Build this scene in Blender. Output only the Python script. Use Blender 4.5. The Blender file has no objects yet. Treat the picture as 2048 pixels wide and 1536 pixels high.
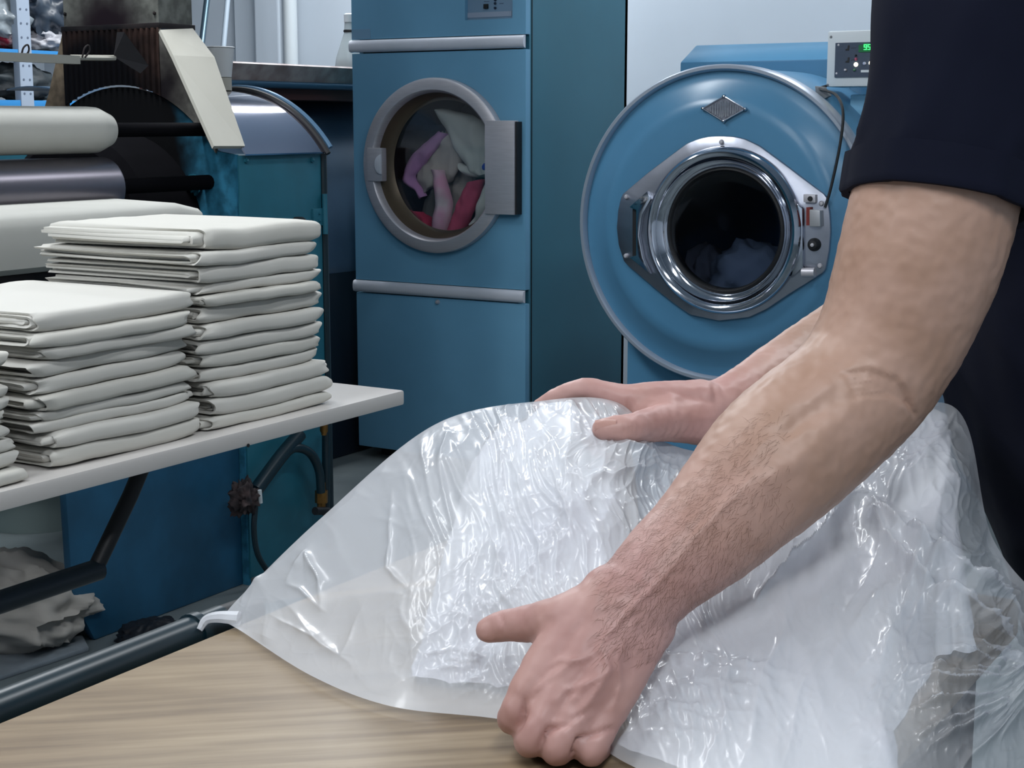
import bpy, bmesh, math, random
import numpy as np
from mathutils import Vector, Matrix

# ------------------------------------------------------------------ camera, light, exposure
SC = bpy.context.scene
COL = SC.collection
FPX, YAW, CAM_H = 3083.0, math.radians(31.5), 1.28
PITCH = math.atan(525 / FPX)
cam_d = bpy.data.cameras.new('camera')
cam_d.sensor_fit = 'HORIZONTAL'
cam_d.sensor_width = 36.0
cam_d.lens = 36.0 * FPX / 2048
cam_d.clip_start = 0.05
cam = bpy.data.objects.new('camera', cam_d)
COL.objects.link(cam)
cam.location = (0, 0, CAM_H)
cam.rotation_euler = (math.pi / 2 - PITCH, 0, YAW)
SC.camera = cam

world = bpy.data.worlds.new('world')
SC.world = world
world.use_nodes = True
world.node_tree.nodes['Background'].inputs[0].default_value = (0.75, 0.85, 1, 1)
world.node_tree.nodes['Background'].inputs[1].default_value = 0.3
SC.view_settings.view_transform = 'Standard'
SC.view_settings.look = 'None'
SC.view_settings.exposure = 0.0
SC.view_settings.gamma = 1.0
SC.view_settings.use_curve_mapping = False
SC.cycles.max_bounces = 6
SC.cycles.diffuse_bounces = 2
SC.cycles.glossy_bounces = 3
SC.cycles.transmission_bounces = 2
SC.cycles.transparent_max_bounces = 10
SC.cycles.caustics_reflective = False
SC.cycles.caustics_refractive = False
SC.cycles.adaptive_threshold = 0.04

# ceiling luminaires (x, y, watts): the lamps themselves are built with the room below
LAMP_Z = 3.05
LAMPS = [(-1.7, 0.6, 21), (-3.2, 2.7, 58), (-0.4, 2.4, 22), (-2.2, -1.6, 46), (-3.9, 5.2, 58), (-1.6, 5.2, 20), (0.6, -0.6, 44)]
for lx, ly, w in LAMPS:
    ld = bpy.data.lights.new('tube_light', 'AREA')
    ld.shape = 'RECTANGLE'
    ld.size, ld.size_y = 0.22, 1.3
    ld.energy = w
    ld.color = (0.94, 0.97, 1.0)
    lo = bpy.data.objects.new('tube_light', ld)
    COL.objects.link(lo)
    lo.location = (lx, ly, LAMP_Z - 0.05)

# ------------------------------------------------------------------ pixel helpers (2048 x 1536 frame)
_fw = np.array([-math.sin(YAW) * math.cos(PITCH), math.cos(YAW) * math.cos(PITCH), -math.sin(PITCH)])
_rt = np.array([math.cos(YAW), math.sin(YAW), 0.0])
_up = np.cross(_rt, _fw)
_c = np.array([0, 0, CAM_H])
def ray(x, y): return _fw + _rt * (x - 1024) / FPX - _up * (y - 768) / FPX
def at_z(x, y, z): d = ray(x, y); return _c + d * (z - CAM_H) / d[2]
def at_x(x, y, X): d = ray(x, y); return _c + d * X / d[0]
def at_y(x, y, Y): d = ray(x, y); return _c + d * Y / d[1]
def at_d(x, y, D): return _c + ray(x, y) * D
def to_px(p):
    d = np.asarray(p) - _c
    k = d @ _fw
    return np.stack([1024 + FPX * (d @ _rt) / k, 768 - FPX * (d @ _up) / k], -1)

# ------------------------------------------------------------------ noise
_rng = np.random.RandomState(7)
_perm = np.concatenate([_rng.permutation(256)] * 3)
_g3 = _rng.normal(size=(256, 3)); _g3 /= np.linalg.norm(_g3, axis=1)[:, None]
def pnoise(x, y, z=0.0):
    x, y, z = np.broadcast_arrays(np.asarray(x, float), np.asarray(y, float), np.asarray(z, float))
    xi, yi, zi = np.floor(x).astype(int), np.floor(y).astype(int), np.floor(z).astype(int)
    xf, yf, zf = x - xi, y - yi, z - zi
    f = lambda t: t * t * t * (t * (t * 6 - 15) + 10)
    u, v, w = f(xf), f(yf), f(zf)
    r = 0
    for dx in (0, 1):
        for dy in (0, 1):
            for dz in (0, 1):
                h = _perm[_perm[_perm[(xi + dx) & 255] + ((yi + dy) & 255)] + ((zi + dz) & 255)]
                g = _g3[h]
                dot = g[..., 0] * (xf - dx) + g[..., 1] * (yf - dy) + g[..., 2] * (zf - dz)
                r = r + dot * (u if dx else 1 - u) * (v if dy else 1 - v) * (w if dz else 1 - w)
    return r * 1.6
def voro_edge(x, y, seed=0):
    """distance to the nearest Voronoi border in units of the cell size"""
    xi, yi = np.floor(x).astype(int), np.floor(y).astype(int)
    f1 = np.full(x.shape, 9.0); f2 = np.full(x.shape, 9.0)
    for dx in (-1, 0, 1):
        for dy in (-1, 0, 1):
            h = _perm[_perm[(xi + dx + seed * 17) & 255] + ((yi + dy) & 255)]
            px_, py_ = xi + dx + .5 + .48 * _g3[h, 0], yi + dy + .5 + .48 * _g3[h, 1]
            d = np.hypot(x - px_, y - py_)
            f2 = np.where(d < f1, f1, np.minimum(f2, d)); f1 = np.minimum(f1, d)
    return f2 - f1
def ridged(x, y, z=0.0): return 1 - np.minimum(1, np.abs(pnoise(x, y, z)) * 2.2)

# ------------------------------------------------------------------ materials
def lin(c):
    return tuple(((v / 255) / 12.92 if v / 255 <= 0.04045 else ((v / 255 + 0.055) / 1.055) ** 2.4) for v in c) + (1,)
MATS = {}
def mat(name, rgb, rough=0.5, metal=0.0, var=0.0, vscale=8.0, bump=0.0, bscale=60.0, rgb2=None, stretch=(1, 1, 1), spec=0.5, **kw):
    if name in MATS: return MATS[name]
    m = bpy.data.materials.new(name); m.use_nodes = True
    nt = m.node_tree; N = nt.nodes; L = nt.links
    b = N['Principled BSDF']
    b.inputs['Base Color'].default_value = lin(rgb)
    b.inputs['Roughness'].default_value = rough
    b.inputs['Metallic'].default_value = metal
    b.inputs['Specular IOR Level'].default_value = spec
    for k, v in kw.items():
        b.inputs[k.replace('_', ' ')].default_value = v
    tc = N.new('ShaderNodeTexCoord'); mp = N.new('ShaderNodeMapping')
    mp.inputs['Scale'].default_value = stretch
    L.new(tc.outputs['Object'], mp.inputs['Vector'])
    if var or rgb2:
        n = N.new('ShaderNodeTexNoise'); n.inputs['Scale'].default_value = vscale; n.inputs['Detail'].default_value = 3
        L.new(mp.outputs[0], n.inputs['Vector'])
        r = N.new('ShaderNodeValToRGB')
        r.color_ramp.elements[0].position = 0.35; r.color_ramp.elements[1].position = 0.65
        c = lin(rgb); d = lin(rgb2) if rgb2 else tuple(max(0, v * (1 - var)) for v in c[:3]) + (1,)
        r.color_ramp.elements[0].color = d; r.color_ramp.elements[1].color = c
        L.new(n.outputs['Fac'], r.inputs['Fac']); L.new(r.outputs[0], b.inputs['Base Color'])
    if bump >= 0.2 and name in ('dark_burnt_metal',):      # relief only where it shows; the rest is modelled
        n2 = N.new('ShaderNodeTexNoise'); n2.inputs['Scale'].default_value = bscale; n2.inputs['Detail'].default_value = 2
        L.new(mp.outputs[0], n2.inputs['Vector'])
        bp = N.new('ShaderNodeBump'); bp.inputs['Strength'].default_value = bump; bp.inputs['Distance'].default_value = 0.004
        L.new(n2.outputs['Fac'], bp.inputs['Height']); L.new(bp.outputs[0], b.inputs['Normal'])
    MATS[name] = m
    return m
def emit(name, rgb, s):
    if name in MATS: return MATS[name]
    m = mat(name, rgb, 0.4)
    b = m.node_tree.nodes['Principled BSDF']
    b.inputs['Emission Color'].default_value = lin(rgb); b.inputs['Emission Strength'].default_value = s
    return m

PAINT = mat('blue_enamel', (116, 174, 208), 0.38, var=0.10, vscale=3, bump=0.05, bscale=40)
PAINT2 = mat('washer_enamel', (82, 136, 172), 0.28, var=0.08, vscale=3)
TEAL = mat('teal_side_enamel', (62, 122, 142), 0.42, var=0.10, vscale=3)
TEALD = mat('teal_panel_enamel', (40, 108, 128), 0.4, var=0.15, vscale=10, bump=0.05)
BASEBLUE = mat('worn_blue_base', (34, 92, 126), 0.5, var=0.3, vscale=7, bump=0.1)
STEEL = mat('brushed_steel', (204, 202, 208), 0.40, 0.45, var=0.08, vscale=20, stretch=(1, 1, 12))
CHROME = mat('polished_steel', (200, 204, 214), 0.10, 1.0)
PLATE = mat('satin_steel_plate', (176, 180, 192), 0.36, 1.0, var=0.1, vscale=15)
ALU = mat('aluminium_trim', (222, 226, 236), 0.40, 0.1, var=0.05)
BLACK = mat('black_rubber', (16, 18, 22), 0.55)
DARK = mat('dark_void', (14, 15, 22), 0.8)
GREY = mat('grey_plastic', (120, 124, 128), 0.5)
WHITEPL = mat('white_plastic', (214, 222, 226), 0.4)
WALL = mat('white_wall', (206, 217, 228), 0.85, var=0.04, vscale=1.5, bump=0.04, bscale=30)
FLOOR = mat('concrete_floor', (112, 122, 124), 0.55, rgb2=(84, 94, 98), vscale=2.2, bump=0.1)
CREAM = mat('cream_roller_cloth', (182, 182, 176), 0.85, var=0.05, bump=0.1, bscale=300)
SHEET = mat('white_cotton', (216, 214, 207), 0.9, var=0.03, vscale=4, bump=0.15, bscale=220)
SHEETW = mat('ivory_cotton', (213, 211, 203), 0.9, var=0.03, vscale=4, bump=0.15, bscale=220)
LAMINATE = mat('white_laminate', (212, 208, 204), 0.25, var=0.02)
NAVY = mat('navy_jersey', (18, 22, 39), 0.95, var=0.15, bump=0.3, bscale=500, spec=0.2)
DKMETAL = mat('dark_burnt_metal', (52, 46, 46), 0.55, 0.6, rgb2=(24, 22, 26), vscale=9, bump=0.2, bscale=20)
BEIGE = mat('beige_board', (180, 178, 168), 0.7, var=0.06, vscale=5)
PIPE = mat('dark_green_pipe', (12, 38, 48), 0.35, var=0.2, vscale=10)
BRASS = mat('brass', (150, 110, 60), 0.4, 0.9, var=0.4, vscale=40)

# ------------------------------------------------------------------ mesh builder
class MB:
    def __init__(s): s.v = []; s.f = []
    def add(s, v, f):
        o = len(s.v); s.v += [tuple(p) for p in v]; s.f += [tuple(i + o for i in q) for q in f]; return s
    def box(s, x0, x1, y0, y1, z0, z1):
        v = [(x, y, z) for z in (z0, z1) for y in (y0, y1) for x in (x0, x1)]
        return s.add(v, [(0, 2, 3, 1), (4, 5, 7, 6), (0, 1, 5, 4), (2, 6, 7, 3), (0, 4, 6, 2), (1, 3, 7, 5)])
    def tube(s, pts, r, n=12, cap=True):
        P = np.array(pts, float); m = len(P)
        R = np.full(m, r, float) if np.isscalar(r) else np.array(r, float)
        T = np.gradient(P, axis=0); T /= np.linalg.norm(T, axis=1)[:, None] + 1e-12
        a = np.array([0, 0, 1.0]) if abs(T[0][2]) < 0.9 else np.array([1.0, 0, 0])
        v = []; 
        for i in range(m):
            b = np.cross(T[i], a); b /= np.linalg.norm(b); a = np.cross(b, T[i])
            for k in range(n):
                q = 2 * math.pi * k / n
                v.append(P[i] + R[i] * (math.cos(q) * a + math.sin(q) * b))
        f = [(i * n + k, i * n + (k + 1) % n, (i + 1) * n + (k + 1) % n, (i + 1) * n + k) for i in range(m - 1) for k in range(n)]
        if cap: f += [tuple(range(n - 1, -1, -1)), tuple((m - 1) * n + k for k in range(n))]
        return s.add(v, f)
    def lathe_y(s, cx, cz, prof, n=64, close=False):
        """prof: list of (radius, y); revolved about the y axis through (cx, cz)"""
        m = len(prof); v = []
        for r, y in prof:
            for k in range(n):
                q = 2 * math.pi * k / n
                v.append((cx + r * math.cos(q), y, cz + r * math.sin(q)))
        f = [(i * n + k, i * n + (k + 1) % n, (i + 1) * n + (k + 1) % n, (i + 1) * n + k) for i in range(m - 1) for k in range(n)]
        if close: f += [((m - 1) * n + k, (m - 1) * n + (k + 1) % n, (k + 1) % n, k) for k in range(n)]
        return s.add(v, f)
    def disc_y(s, cx, cz, r, y, n=64):
        return s.add([(cx + r * math.cos(2 * math.pi * k / n), y, cz + r * math.sin(2 * math.pi * k / n)) for k in range(n)], [tuple(range(n))])
    def lathe_z(s, cx, cy, prof, n=32):
        v = [(cx + r * math.cos(2 * math.pi * k / n), cy + r * math.sin(2 * math.pi * k / n), z) for r, z in prof for k in range(n)]
        m = len(prof)
        f = [(i * n + k, i * n + (k + 1) % n, (i + 1) * n + (k + 1) % n, (i + 1) * n + k) for i in range(m - 1) for k in range(n)]
        f += [tuple(range(n - 1, -1, -1)), tuple((m - 1) * n + k for k in range(n))]
        return s.add(v, f)
    def prism(s, poly, axis, a, b):
        """poly: 2-d points in the two other axes (order x, y, z), extruded from a to b along axis"""
        def p3(p, h):
            q = list(p); q.insert('xyz'.index(axis), h); return q
        n = len(poly)
        v = [p3(p, a) for p in poly] + [p3(p, b) for p in poly]
        return s.add(v, [tuple(range(n)), tuple(range(2 * n - 1, n - 1, -1))] + [(i, i + n, (i + 1) % n + n, (i + 1) % n) for i in range(n)])
    def grid(s, A, closed_u=False, thick=None):
        A = np.asarray(A); nu, nv = A.shape[:2]
        v = A.reshape(-1, 3); f = []
        for i in range(nu if closed_u else nu - 1):
            for j in range(nv - 1):
                i2 = (i + 1) % nu
                f.append((i * nv + j, i2 * nv + j, i2 * nv + j + 1, i * nv + j + 1))
        if thick is not None:
            n = nu * nv; v = np.concatenate([v, v + np.asarray(thick)])
            f += [tuple(q + n for q in reversed(t)) for t in f]
            bd = [i * nv for i in range(nu)] + [(nu - 1) * nv + j for j in range(1, nv)] + [i * nv + nv - 1 for i in range(nu - 2, -1, -1)] + list(range(nv - 2, 0, -1))
            f += [(bd[k], bd[(k + 1) % len(bd)], bd[(k + 1) % len(bd)] + n, bd[k] + n) for k in range(len(bd))]
        return s.add(v, f)
    def plate_hole(s, x0, x1, z0, z1, cx, cz, r, y0, y1, n=64):
        ang = sorted(set([2 * math.pi * k / n for k in range(n)] + [math.atan2(z - cz, x - cx) % (2 * math.pi) for x in (x0, x1) for z in (z0, z1)]))
        m = len(ang); inn = []; out = []
        for a in ang:
            c, q = math.cos(a), math.sin(a)
            t = min([((x1 if c > 0 else x0) - cx) / c if abs(c) > 1e-9 else 1e9, ((z1 if q > 0 else z0) - cz) / q if abs(q) > 1e-9 else 1e9])
            inn.append((cx + r * c, cz + r * q)); out.append((cx + t * c, cz + t * q))
        v = [(p[0], y, p[1]) for y in (y0, y1) for L in (inn, out) for p in L]
        f = []
        for k in range(m):
            j = (k + 1) % m
            f += [(k, j, m + j, m + k), (2 * m + k, 3 * m + k, 3 * m + j, 2 * m + j), (k, 2 * m + k, 2 * m + j, j), (m + k, m + j, 3 * m + j, 3 * m + k)]
        return s.add(v, f)
    def build(s, name, m, parent=None, smooth=40, bevel=0.0, recalc=True):
        me = bpy.data.meshes.new(name)
        me.from_pydata([tuple(map(float, p)) for p in s.v], [], s.f)
        if recalc or bevel:
            bm = bmesh.new(); bm.from_mesh(me)
            bmesh.ops.recalc_face_normals(bm, faces=bm.faces)
            if bevel:
                es = [e for e in bm.edges if len(e.link_faces) == 2 and e.calc_face_angle(0) > 0.6]
                bmesh.ops.bevel(bm, geom=es, offset=bevel, segments=2, affect='EDGES', profile=0.6)
            bm.to_mesh(me); bm.free()
        me.update()
        if smooth:
            me.shade_smooth(); me.set_sharp_from_angle(angle=math.radians(smooth))
        o = bpy.data.objects.new(name, me); COL.objects.link(o)
        me.materials.append(m)
        if parent: attach(o, parent)
        return o
def attach(o, parent):
    o.parent = parent
    # mesh parts keep their vertices in world coordinates; only Empties carry a location
    o.matrix_parent_inverse = Matrix.Translation(-parent.location) if parent.type == 'EMPTY' else Matrix.Identity(4)
def tag(o, label, cat, group=None):
    o['label'] = label; o['category'] = cat
    if group: o['group'] = group
    return o
def thing(name, label, cat, loc, group=None):
    o = bpy.data.objects.new(name, None); COL.objects.link(o)
    o.location = loc; o.empty_display_size = 0.05
    return tag(o, label, cat, group)
def struct(o): o['kind'] = 'structure'; return o
def cr(pts, n):
    """catmull-rom through pts, n samples"""
    P = np.array(pts, float); m = len(P)
    P = np.vstack([2 * P[0] - P[1], P, 2 * P[-1] - P[-2]])
    t = np.linspace(0, m - 1, n); i = np.minimum(t.astype(int), m - 2); u = (t - i)[:, None]
    a, b, c, d = P[i], P[i + 1], P[i + 2], P[i + 3]
    return 0.5 * (2 * b + (c - a) * u + (2 * a - 5 * b + 4 * c - d) * u ** 2 + (3 * b - a - 3 * c + d) * u ** 3)
def bolt(parent, p, axis, r, h, m, name='bolt'):
    """small hexagonal bolt head with a rounded stud on it"""
    p = np.array(p, float); a = np.array(axis, float)
    b = MB().tube([p, p + a * h], r, 6).tube([p + a * h, p + a * h * 1.5, p + a * h * 1.7], [r * .55, r * .5, r * .2], 8)
    return b.build(name, m, parent)

# ------------------------------------------------------------------ the room
RX0, RX1, RY0, RY1, RZ = -6.9, 2.2, -3.2, 6.2, 3.2
struct(MB().box(RX0, RX1, RY0, RY1, -0.1, 0).build('floor', FLOOR, smooth=0))
struct(MB().box(RX0, RX1, RY0, RY1, RZ, RZ + 0.1).build('ceiling', WALL, smooth=0))
struct(MB().box(RX0, RX1, RY1, RY1 + 0.1, 0, RZ).build('wall_back', WALL, smooth=0))
struct(MB().box(RX0, RX1, RY0 - 0.1, RY0, 0, RZ).build('wall_front', WALL, smooth=0))
struct(MB().box(RX0 - 0.1, RX0, RY0, RY1, 0, RZ).build('wall_left', WALL, smooth=0))
struct(MB().box(RX1, RX1 + 0.1, RY0, RY1, 0, RZ).build('wall_right', WALL, smooth=0))
struct(MB().box(-5.26, -5.10, 6.10, 6.2, 0, RZ).build('trim_1', WALL, smooth=0, bevel=0.01))
struct(MB().tube([(-5.05, 6.13, 0), (-5.05, 6.13, RZ)], 0.035, 20).build('trim_2', WHITEPL))
struct(MB().box(-5.44, -5.26, 6.16, 6.2, 0, RZ).build('trim_3', WALL, smooth=0))
TUBE = emit('fluorescent_tube', (235, 245, 255), 4.0)
TUBE.cycles.emission_sampling = 'NONE'
for i, (lx, ly, w) in enumerate(LAMPS):
    names = ['above the sheet table', 'above the ironing machine', 'above the packing person', 'behind the camera', 'near the storage rack', 'above the round washer', 'at the right rear']
    t = thing('ceiling_lamp', 'twin fluorescent batten lamp on the ceiling ' + names[i], 'lamp', (lx, ly, RZ), 'fluorescent lamps on the ceiling')
    MB().prism([(lx - .12, RZ - .03), (lx - .05, RZ), (lx + .05, RZ), (lx + .12, RZ - .03), (lx + .05, RZ - .06), (lx - .05, RZ - .06)], 'y', ly - .68, ly + .68).build('housing', WHITEPL, t, smooth=0)
    for s in (-1, 1):
        MB().tube([(lx + s * .07, ly - .62, LAMP_Z + .03), (lx + s * .07, ly + .62, LAMP_Z + .03)], .013, 10).build('tube', TUBE, t)
# ------------------------------------------------------------------ tumble dryer
DY = 4.67
dx0, dx1 = -3.557, -2.806
rcx, rcz, rr = -3.178, 1.121, 0.3145
dryer = thing('tumble_dryer', 'tall blue industrial tumble dryer with a round steel door and two aluminium bands', 'dryer', ((dx0 + dx1) / 2, 5.05, 0))
TOPZ = 2.05
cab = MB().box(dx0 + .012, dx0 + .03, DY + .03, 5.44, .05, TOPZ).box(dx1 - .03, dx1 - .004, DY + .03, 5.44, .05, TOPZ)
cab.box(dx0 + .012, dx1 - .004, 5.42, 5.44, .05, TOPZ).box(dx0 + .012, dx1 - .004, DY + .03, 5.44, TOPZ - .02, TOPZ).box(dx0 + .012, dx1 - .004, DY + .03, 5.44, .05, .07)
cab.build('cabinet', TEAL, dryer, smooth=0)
MB().box(dx0 + .05, dx1 - .05, DY + .08, 5.4, 0, .05).build('plinth', BLACK, dryer, smooth=0)
MB().box(dx0, dx1, DY, DY + .03, .045, .640).build('lower_panel', PAINT, dryer, bevel=.004)
MB().plate_hole(dx0, dx1, .69, 1.527, rcx, rcz, .285, DY, DY + .03).build('door_panel', PAINT, dryer)
# upper panel with a rectangular recess for the controls
p0, p1 = at_y(930, 41, DY), at_y(1025, 36, DY)
cx0, cx1, cz0 = p0[0], p1[0], (p0[2] + p1[2]) / 2
u = MB().box(dx0, cx0, DY, DY + .03, 1.578, TOPZ).box(cx1, dx1, DY, DY + .03, 1.578, TOPZ).box(cx0, cx1, DY, DY + .03, 1.578, cz0).box(cx0, cx1, DY, DY + .03, cz0 + .21, TOPZ)
u.build('upper_panel', PAINT, dryer, smooth=0)
cp = MB().box(cx0, cx1, DY + .018, DY + .03, cz0, cz0 + .21).build('control_plate', mat('control_plate', (128, 158, 184), .4, .2), dryer, smooth=0)
def pxbox(x0, y0, x1, y1, Y, d):
    a, b = at_y(x0, y1, Y), at_y(x1, y0, Y)
    return MB().box(a[0], b[0], Y - d, Y + .002, a[2], b[2])
pxbox(969, 8, 977, 18, DY + .018, .008).build('button', BLACK, cp, bevel=.001)
for y in (0, 7, 16): 
    q = at_y(991, y, DY + .018); MB().tube([q, q + np.array([0, -.005, 0])], .0045, 12).build('indicator', mat('indicator_dark', (24, 44, 66), .3), cp)
pxbox(992, 25, 1008, 28, DY + .018, .001).build('print_mark', mat('grey_print', (84, 106, 128), .6), cp)
pxbox(1010, 25, 1016, 28, DY + .018, .001).build('print_mark', MATS['grey_print'], cp)
pxbox(968, 2, 979, 4, DY + .018, .001).build('print_mark', MATS['grey_print'], cp)
pxbox(999, 6, 1007, 8, DY + .018, .001).build('print_mark', MATS['grey_print'], cp)
pxbox(934, 22, 1024, 36, DY + .018, .002).build('label_strip', mat('label_strip', (156, 170, 190), .45), cp)
for z0, z1 in ((1.531, 1.576), (.643, .688)):
    h = z1 - z0
    MB().prism([(DY + .002, z0), (DY - .010, z0 + .004), (DY - .014, z0 + h * .35), (DY - .014, z0 + h * .65), (DY - .009, z1 - .003), (DY + .002, z1)], 'x', dx0 - .006, dx1 - .002).build('trim_band', ALU, dryer, smooth=60)
pxbox(704, 58, 741, 78, DY, .0015).build('tape_patch', mat('clear_tape', (120, 160, 190), .3), dryer)
k = at_y(876, 604, DY)
MB().lathe_y(k[0], k[2], [(.0, DY - .012), (.005, DY - .011), (.008, DY - .006), (.009, DY + .002)], 16).build('lock', STEEL, dryer)
# seam on the cabinet side
MB().box(dx1 - .006, dx1 - .002, DY + .045, DY + .049, .05, TOPZ).build('side_seam', BLACK, dryer, smooth=0)
# door
door = MB().lathe_y(rcx, rcz, [(.262, DY - .004), (.266, DY - .03), (.272, DY - .036), (.303, DY - .036), (rr - .002, DY - .030), (rr, DY - .022), (rr, DY - .001)], 96, close=True).build('door_ring', STEEL, dryer)
MB().lathe_y(rcx, rcz, [(.266, DY - .008), (.262, DY + .010), (.250, DY + .045), (.236, DY + .058)], 96).build('door_gasket', mat('bronze_gasket', (112, 100, 84), .4, .5), door)
gl = bpy.data.materials.new('door_glass'); gl.use_nodes = True
def glass(m, tint, fac):
    N = m.node_tree.nodes; L = m.node_tree.links; N.clear()
    o = N.new('ShaderNodeOutputMaterial'); t = N.new('ShaderNodeBsdfTransparent'); g = N.new('ShaderNodeBsdfGlossy'); mx = N.new('ShaderNodeMixShader')
    t.inputs[0].default_value = tint; g.inputs['Roughness'].default_value = .04
    mx.inputs[0].default_value = fac
    L.new(t.outputs[0], mx.inputs[1]); L.new(g.outputs[0], mx.inputs[2]); L.new(mx.outputs[0], o.inputs[0])
glass(gl, (.97, .97, .97, 1), .05)
MB().lathe_y(rcx, rcz, [(.001, DY + .042), (.13, DY + .042), (.248, DY + .046), (.248, DY + .050), (.001, DY + .047)], 64).build('door_glass', gl, door)
h0, h1 = at_y(985, 430, DY - .04), at_y(1029, 241, DY - .04)
hp = MB().box(h0[0] - .03, h1[0], DY - .044, DY - .012, at_y(1028, 430, DY - .04)[2], h1[2]).build('hinge_plate', STEEL, dryer, bevel=.003)
MB().box(h1[0] - .002, h1[0] + .006, DY - .036, DY, at_y(1028, 430, DY)[2] + .004, h1[2] - .004).build('hinge_pin', BLACK, hp)
l0, l1 = at_y(735, 362, DY - .04), at_y(764, 296, DY - .04)
lp = MB().box(l0[0], l1[0], DY - .043, DY - .012, l0[2], l1[2]).build('latch_plate', STEEL, door, bevel=.004)
kc = at_y(764, 329, DY - .04)
MB().prism([(kc[0] + .001, kc[2] - .036)] + [(kc[0] + .001 - .030 * math.cos(a), kc[2] + .036 * math.sin(a)) for a in np.linspace(-1.4, 1.4, 15)] + [(kc[0] + .001, kc[2] + .036)], 'y', DY - .050, DY - .040).build('latch_knob', ALU, lp, bevel=.003)
# drum
dr = MB().lathe_y(rcx, rcz, [(.285, DY + .02), (.285, DY + .06), (.33, DY + .07), (.33, DY + .55), (.02, DY + .56), (.0, DY + .56)], 64)
dr.build('drum', mat('drum_metal', (60, 56, 66), .6, .2, var=.3, vscale=30), dryer)
for k in range(3):
    a = .5 + k * 2.094
    c, s_ = math.cos(a), math.sin(a)
    MB().add([(rcx + r * c - w * s_, y, rcz + r * s_ + w * c) for y in (DY + .12, DY + .54) for r, w in ((.329, -.04), (.26, -.012), (.26, .012), (.329, .04))], [(0, 1, 2, 3), (7, 6, 5, 4), (0, 4, 5, 1), (1, 5, 6, 2), (2, 6, 7, 3)]).build('drum_lifter', MATS['drum_metal'], dryer)

def cloth_strip(name, L, R, y, m, parent=None, bulge=.03, seed=0, wav=.02, th=.01, nu=28, nv=22):
    """a hanging piece of laundry between two pixel polylines, at depth y inside the drum"""
    a = cr([at_y(px, py, y) for px, py in L], nu); b = cr([at_y(px, py, y) for px, py in R], nu)
    v = np.linspace(0, 1, nv)[None, :, None]
    G = a[:, None] * (1 - v) + b[:, None] * v
    W = np.linalg.norm(b - a, axis=1)[:, None]
    G[..., 1] -= bulge * np.sin(np.pi * v[..., 0]) ** .6 - wav * pnoise(G[..., 0] * 16 + seed, G[..., 2] * 9, seed * 3.1) - .4 * wav * pnoise(G[..., 0] * 40, G[..., 2] * 22, seed)
    return MB().grid(G, thick=(0, th, 0)).build(name, m, parent, smooth=70)
C_GREY = mat('laundry_grey', (196, 192, 188), .9, var=.08); C_WHITE = mat('laundry_white', (218, 226, 224), .9, var=.05)
C_LILAC = mat('laundry_lilac', (200, 150, 206), .9, var=.1); C_PINK = mat('laundry_pink', (222, 170, 200), .9, rgb2=(214, 206, 214), vscale=12)
C_RED = mat('laundry_red', (196, 60, 96), .9, var=.15); C_ROSE = mat('laundry_rose', (206, 92, 126), .9, var=.1); C_BLUE = mat('laundry_blue', (60, 96, 210), .8)
TY = DY + .16
GR = 'laundry tumbling in the dryer'
tag(cloth_strip('pillowcase', [(872, 222), (902, 280), (936, 338), (955, 352)], [(886, 216), (962, 240), (990, 290), (992, 345)], TY, C_WHITE, seed=1), 'pale white pillowcase tumbling at the top of the dryer drum', 'pillowcase', GR)
t = thing('towel', 'grey-white towel with a lilac border at the left of the dryer drum', 'towel', (rcx - .1, TY + .05, .95), GR)
cloth_strip('cloth', [(884, 262), (852, 318), (836, 350), (848, 392)], [(935, 275), (925, 320), (905, 360), (866, 376)], TY + .03, C_GREY, t, seed=2)
cloth_strip('border', [(880, 262), (832, 305), (806, 352), (830, 384), (836, 398)], [(896, 268), (858, 318), (830, 352), (842, 378), (850, 392)], TY, C_LILAC, t, bulge=.02, seed=3)
tag(cloth_strip('bath_sheet', [(890, 256), (880, 340), (890, 400), (880, 456)], [(968, 300), (965, 370), (950, 420), (925, 462)], TY + .09, C_GREY, seed=4, wav=.04), 'large grey-beige bath sheet hanging in the middle of the dryer drum', 'towel', GR)
tag(cloth_strip('hand_towel', [(862, 338), (872, 376), (872, 420), (862, 462)], [(884, 340), (900, 385), (902, 425), (894, 466)], TY - .01, C_PINK, seed=5), 'pink and white hand towel twisting down in the dryer drum', 'towel', GR)
tag(cloth_strip('red_cloth', [(934, 366), (918, 398), (906, 430), (896, 466)], [(968, 358), (958, 395), (946, 430), (926, 468)], TY + .01, C_ROSE, seed=6), 'rose-red cloth at the lower right of the dryer drum', 'cloth', GR)
tag(cloth_strip('red_napkin', [(818, 420), (828, 436), (842, 458)], [(848, 424), (866, 440), (880, 470)], TY + .04, C_RED, seed=7), 'crumpled red napkin at the bottom left of the dryer drum', 'napkin', GR)
t = thing('light_towel', 'pale towel with a blue corner beside the dryer hinge', 'towel', (rcx + .17, TY + .03, 1.05), GR)
cloth_strip('cloth', [(918, 326), (945, 330), (978, 316), (998, 316)], [(935, 352), (955, 356), (985, 352), (998, 350)], TY + .02, C_WHITE, t, seed=8, wav=.01)
cloth_strip('corner', [(972, 324), (984, 320), (996, 318)], [(972, 344), (984, 348), (996, 350)], TY - .005, C_BLUE, t, seed=9, wav=.005)
tag(cloth_strip('white_shirt', [(972, 362), (962, 395), (950, 428), (940, 446)], [(996, 352), (994, 400), (976, 436), (955, 456)], TY - .01, C_WHITE, seed=10), 'crisp white cloth pressed against the right of the dryer glass', 'cloth', GR)
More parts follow.
